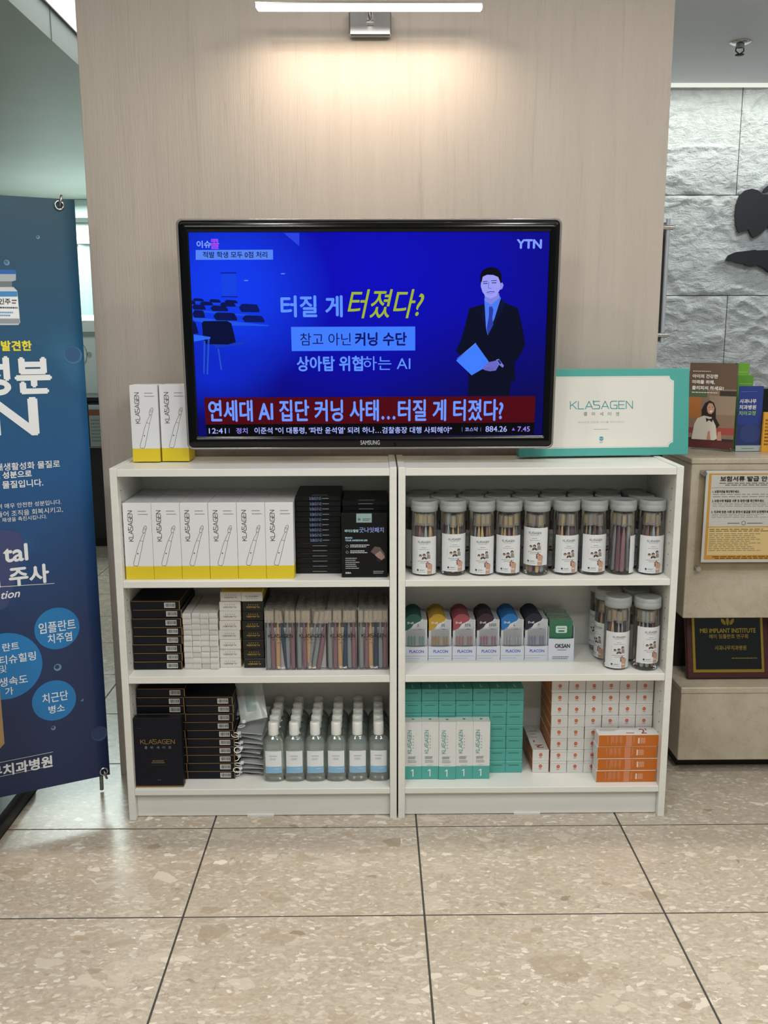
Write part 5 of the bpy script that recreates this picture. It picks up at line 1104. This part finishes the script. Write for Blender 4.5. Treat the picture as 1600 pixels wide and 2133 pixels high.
b = MB(); b.prism(rrect(-0.030, 0.002, 0.030, 0.080, 0.004, 3), 0.002, 0.006, M('2b7a66', 0.35)); gcase = b.mesh('floss_case')
for k in range(11):
    t = tag(obj('floss_pack', gpk, None, (gx + rj(0.001), gy + 0.006 + k * 0.0112, Z2 + 0.0015), (-0.03, 0, 0)), 'clear green floss pack, ' + ('frontmost in its tray' if k == 0 else f'{NTH[k]} from the front in its tray'), 'floss pack', 'green floss packs')
    obj('floss_case', gcase, t)
    if k == 0: obj('label', gpp, t)

# ------------------------------------------------------------------ teal cartons on the lowest right shelf
TEAL = M('4fa198', 0.45); CWd, CL, CHt = 0.0512, 0.178, 0.0388
teal = carton(CWd, CL, CHt, TEAL, None, 0.0015)
b = MB(); b.box(-CWd / 2 + 0.001, CWd / 2 - 0.001, -0.0012, 0.0005, CHt - 0.006, CHt - 0.0004, M('58aaa1', 0.45), 0.0005); tflap = b.mesh('tuck_flap')
p = Print(0.0006); p.fine(-0.0165, 0.0235, 0.0155, 0.0275, M('1f6a5c'), 1); tpr = p.build('print', mesh_only=True)
p = Print(); p.stroke([(-0.004, 0.030), (0.001, 0.034), (0.001, 0.012)], 0.0024, M('d9e6e2'), 1); ttop = p.build('top_print', f=lambda u, v, e: (-u, 0.046 - v, CHt + e), mesh_only=True)
for c in range(7):
    for k in range(7):
        j = 6 - k
        place('teal_carton', teal, [('tuck_flap', tflap), ('print', tpr)] + ([('top_print', ttop)] if j == 0 else []), f'teal carton end in the {NTH[c]} column from the left, ' + ('top row' if j == 0 else f'{NTH[j]} row from the top'), 'carton', (0.0494 + c * 0.0517 + rj(0.0005), 0.095 + rj(0.0012), Z3 + k * (CHt + 0.0003)), (0, 0, rj(0.006)), 'stacked teal cartons')
b = MB(); b.box(-CWd / 2, CWd / 2, 0, CHt, 0, 0.0425, TEAL, 0.0007); b.box(-CWd / 2, CWd / 2, 0, CHt, 0.0423, 0.184, M('d6d6d4', 0.45), 0.0007); stm = b.mesh('carton')
p = Print(); TG = M('3f9d8c'); p.logo(-0.0165, 0.0845, -0.006, 0.158, M('3a9484'), rot=90, w=0.13)
for k in range(5): p.rect(-0.002, 0.1 + k * 0.0095, 0.0015, 0.1035 + k * 0.0095, M('9aa8a5'))
p.rect(-0.013, 0.0752, 0.016, 0.0755, M('8d9694'), 1); p.fine(-0.0155, 0.066, 0.009, 0.0745, M('55605e'), 2, seed=3); p.fine(-0.0155, 0.053, 0.014, 0.064, M('9aa09e'), 3, seed=6); p.fine(-0.009, 0.045, 0.008, 0.0475, M('a0a6a4'), 1)
p.stroke([(-0.0055, 0.0285), (-0.0005, 0.0318), (-0.0005, 0.0105)], 0.0028, M('dfe9e6'), 1); stp = p.build('print', mesh_only=True)
p = Print(); p.disc(0, 0.022, 0.0045, TG, 0, 16, 0.005); stt = p.build('top_mark', f=TOPF(0.184), mesh_only=True)
for c in range(5): place('standing_carton', stm, [('print', stp), ('top_mark', stt)], f'upright white and teal carton numbered one, {NTHL[c] if c < 4 else "nearest the bare teal ends"}' if c in (0, 4) else f'upright white and teal carton numbered one, {NTH[c]} from the left', 'carton', (0.0488 + c * 0.0514, 0.0545 + (-0.002 if c == 2 else 0) + rj(0.0008), Z3), (0, 0, rj(0.01)), 'upright teal and white cartons')

# ------------------------------------------------------------------ orange and white cartons
ORG = M('bb6416', 0.45); OW, OL, OH = 0.0505, 0.18, 0.0368
OWH = M('d2d0cd', 0.45)
oca = carton(OW, OL, OH, OWH, {'l': ORG, 'r': ORG, 'o': OWH, 'b': OWH}, 0.0013)
p = Print(0.0006); p.disc(-0.0005, 0.0215, 0.0054, M('c8542a'), 0, 18); p.fine(-0.004, 0.0205, 0.003, 0.0225, M('e9b9a0'), 1, 1); p.fine(-0.005, 0.0105, 0.005, 0.0145, M('b07a62'), 2); opr = p.build('print', mesh_only=True)
b = MB(); b.box(-OW / 2 + 0.001, OW / 2 - 0.001, -0.0011, 0.0004, OH - 0.005, OH - 0.0004, OWH, 0.0004); ofl = b.mesh('tuck_flap')
p = Print(); p.text('2', -0.012, 0.016, 0.012, 0.036, M('9a3f2c'), bold=0.0006, rot=180); p.fine(-0.014, 0.05, -0.008, 0.075, M('b5644e'), 1); p.fine(-0.014, 0.08, 0.012, 0.15, M('b9a8a0'), 3, fill=0.3); otop = p.build('top_print', f=lambda u, v, e: (u, v, OH + e), mesh_only=True)
OCOL = [(0.4950 + i * 0.0514, 0.0905) for i in range(6)]
for c, (x, y) in enumerate(OCOL):
    for k in range(8):
        j = 7 - k
        place('orange_carton', oca, [('tuck_flap', ofl), ('print', opr)], f'white carton end with orange dot, {NTH[c]} column from the left, ' + ('top row' if j == 0 else f'{NTH[j]} row from the top'), 'carton', (x + rj(0.0004) - (k - 4) * 0.0003, y + rj(0.001), Z3 + k * (OH + 0.0004)), (0, 0, rj(0.006)), 'stacked orange and white cartons')
for k in range(2): place('orange_carton', oca, [('tuck_flap', ofl), ('print', opr)] + ([('top_print', otop)] if k else []), ('lower', 'upper')[k] + ' of the two orange-sided cartons lying next to the teal cartons', 'carton', (0.4425 + rj(0.0006), 0.0935, Z3 + k * (OH + 0.0004)), (0, 0, 0.0), 'stacked orange and white cartons')
b = MB(); b.box(-OL / 2, OL / 2, 0, OW, 0, 0.0378, OWH, 0.0008, {'f': ORG, 'b': ORG}); olat = b.mesh('carton')
p = Print()
for i, (x, w, m) in enumerate(((-0.064, 0.004, 0), (-0.053, 0.010, 0), (-0.040, 0.008, 0), (-0.027, 0.008, 0), (-0.008, 0.018, 1), (0.013, 0.006, 0))):
    if m: p.rect(x, 0.002, x + w, 0.0355, M('c9805a'), 0)
    else:
        for q_ in range(5): p.rect(x + q_ * w / 5, 0.006 + 0.003 * ((q_ * 7 + i) % 4), x + q_ * w / 5 + w / 9, 0.034, M('cf8a66'), 0)
p.rect(0.028, 0.010, 0.033, 0.028, M('e0c4b4'), 0)
for q_ in range(5): p.rect(0.036 + q_ * 0.003, 0.010, 0.0375 + q_ * 0.003, 0.0285, M('d9a98e'), 0)
olp = p.build('print', mesh_only=True)
p = Print(); p.text("2'", 0.040, 0.008, 0.062, 0.042, M('8f4a3c'), bold=0.0006); p.rect(-0.005, 0.010, 0.02, 0.0155, M('b5644e')); p.fine(-0.08, 0.026, -0.02, 0.040, M('a8a4a0'), 2); olt = p.build('top_print', f=TOPF(0.0378), mesh_only=True)
for k in range(4): place('orange_carton', olat, [('print', olp)] + ([('top_print', olt)] if k == 3 else []), f'orange carton lying sideways in front, {ORD[3 - k]} of the four' if k != 0 else 'orange carton lying sideways in front, bottom of the four', 'carton', (0.6885 + (0.0015 if k % 2 else -0.001), 0.0275 + rj(0.0006), Z3 + k * 0.0381), (0, 0, 0.004), 'sideways orange cartons')

# ------------------------------------------------------------------ teal gift box on top of the right bookcase
A0, A1 = Vector((0.366, 0.185, 1.0638)), Vector((0.886, 0.226, 1.0638)); exg = (A1 - A0).normalized(); lean = 0.10
yv = Vector((-exg.y, exg.x, 0)); eyg = (Vector((0, 0, 1)) * math.cos(lean) + yv * math.sin(lean)).normalized()
FG = Frame(A0, exg, eyg); gw = (A1 - A0).length
t = thing('gift_box', 'large flat teal gift box with white front leaning behind the television', 'gift box'); t.matrix_world = FG.matrix()
G = FG.uv; gt = (G(1160, 770)[1] + G(1416, 766)[1]) / 2
GT = M('4ba199', 0.42)
b = MB(); b.box(0, gw, 0, 0.028, 0.0, gt, GT, 0.0012); obj('lid', b, t)
b = MB(); b.box(0.003, gw - 0.003, 0.0285, 0.034, 0.003, gt - 0.003, M('3c8a7c', 0.45)); obj('base_tray', b, t)
p = Print(0.0004, 0.0002); fx0, fz0 = G(1100, 930)[0] - 0.02, G(1402, 931)[1]; fx1, fz1 = G(1404, 784)[0], G(1402, 783)[1]
fx0 = 0.034
def notched(x0, z0, x1, z1, r):
    pts = []
    for cx, cz, a0 in ((x1, z1, 270), (x0, z1, 360), (x0, z0, 90), (x1, z0, 180)):
        for i in range(6):
            a = math.radians(a0 - 90 * i / 5) if cx == x1 and cz == z1 or True else 0
            pts.append((cx + r * math.cos(a), cz + r * math.sin(a)))
    return pts
def panel_outline(x0, z0, x1, z1, r, n=5):
    pts = []
    for (cx, cz, s0) in ((x0, z0, 90), (x1, z0, 180), (x1, z1, 270), (x0, z1, 360)):
        for i in range(n + 1):
            a = math.radians(s0 - 90 * i / n); pts.append((cx + r * math.cos(a), cz + r * math.sin(a)))
    return pts
p.poly(panel_outline(fx0, fz0, fx1, fz1, 0.014), M('e4e4de', 0.5), 0); p.poly(panel_outline(fx0 + 0.0022, fz0 + 0.0022, fx1 - 0.0022, fz1 - 0.0022, 0.014), M('8fa8a2', 0.5), 1); p.poly(panel_outline(fx0 + 0.003, fz0 + 0.003, fx1 - 0.003, fz1 - 0.003, 0.014), M('d9d7cf', 0.5), 2)
TL_ = M('4a9aa0', 0.45); cg = lambda x, y: G(1080 + x / 4.444, 740 + y / 4.444)
a = cg(480, 498); c = cg(1056, 424); p.logo(a[0], a[1], c[0], c[1], TL_, 3, w=0.12)
for k, ch_ in enumerate('클라세이젠'): a = cg(604 + k * 74, 560); c = cg(636 + k * 74, 526); p.text(ch_, a[0], a[1], c[0], c[1], M('8a9a98'), 3, bold=0.0003)
a = cg(545, 632); c = cg(990, 608); p.text("'우리만의 건강한 치아를 이야기하다.'", a[0], a[1], c[0], c[1], M('9aa8a5'), 3); a = cg(697, 690); c = cg(835, 680); p.fine(a[0], a[1], c[0], c[1], M('8a9492'), 1, 3)
a = cg(767, 772); p.disc(a[0], a[1], 0.0068, TL_, 3, 20); p.stroke([(a[0] - 0.006, a[1] + 0.001), (a[0], a[1] - 0.001), (a[0] + 0.006, a[1] + 0.001)], 0.001, M('d9d7cf'), 4); a = cg(748, 814); c = cg(786, 798); p.fine(a[0], a[1], c[0], c[1], TL_, 2, 3)
p.build('print', t)
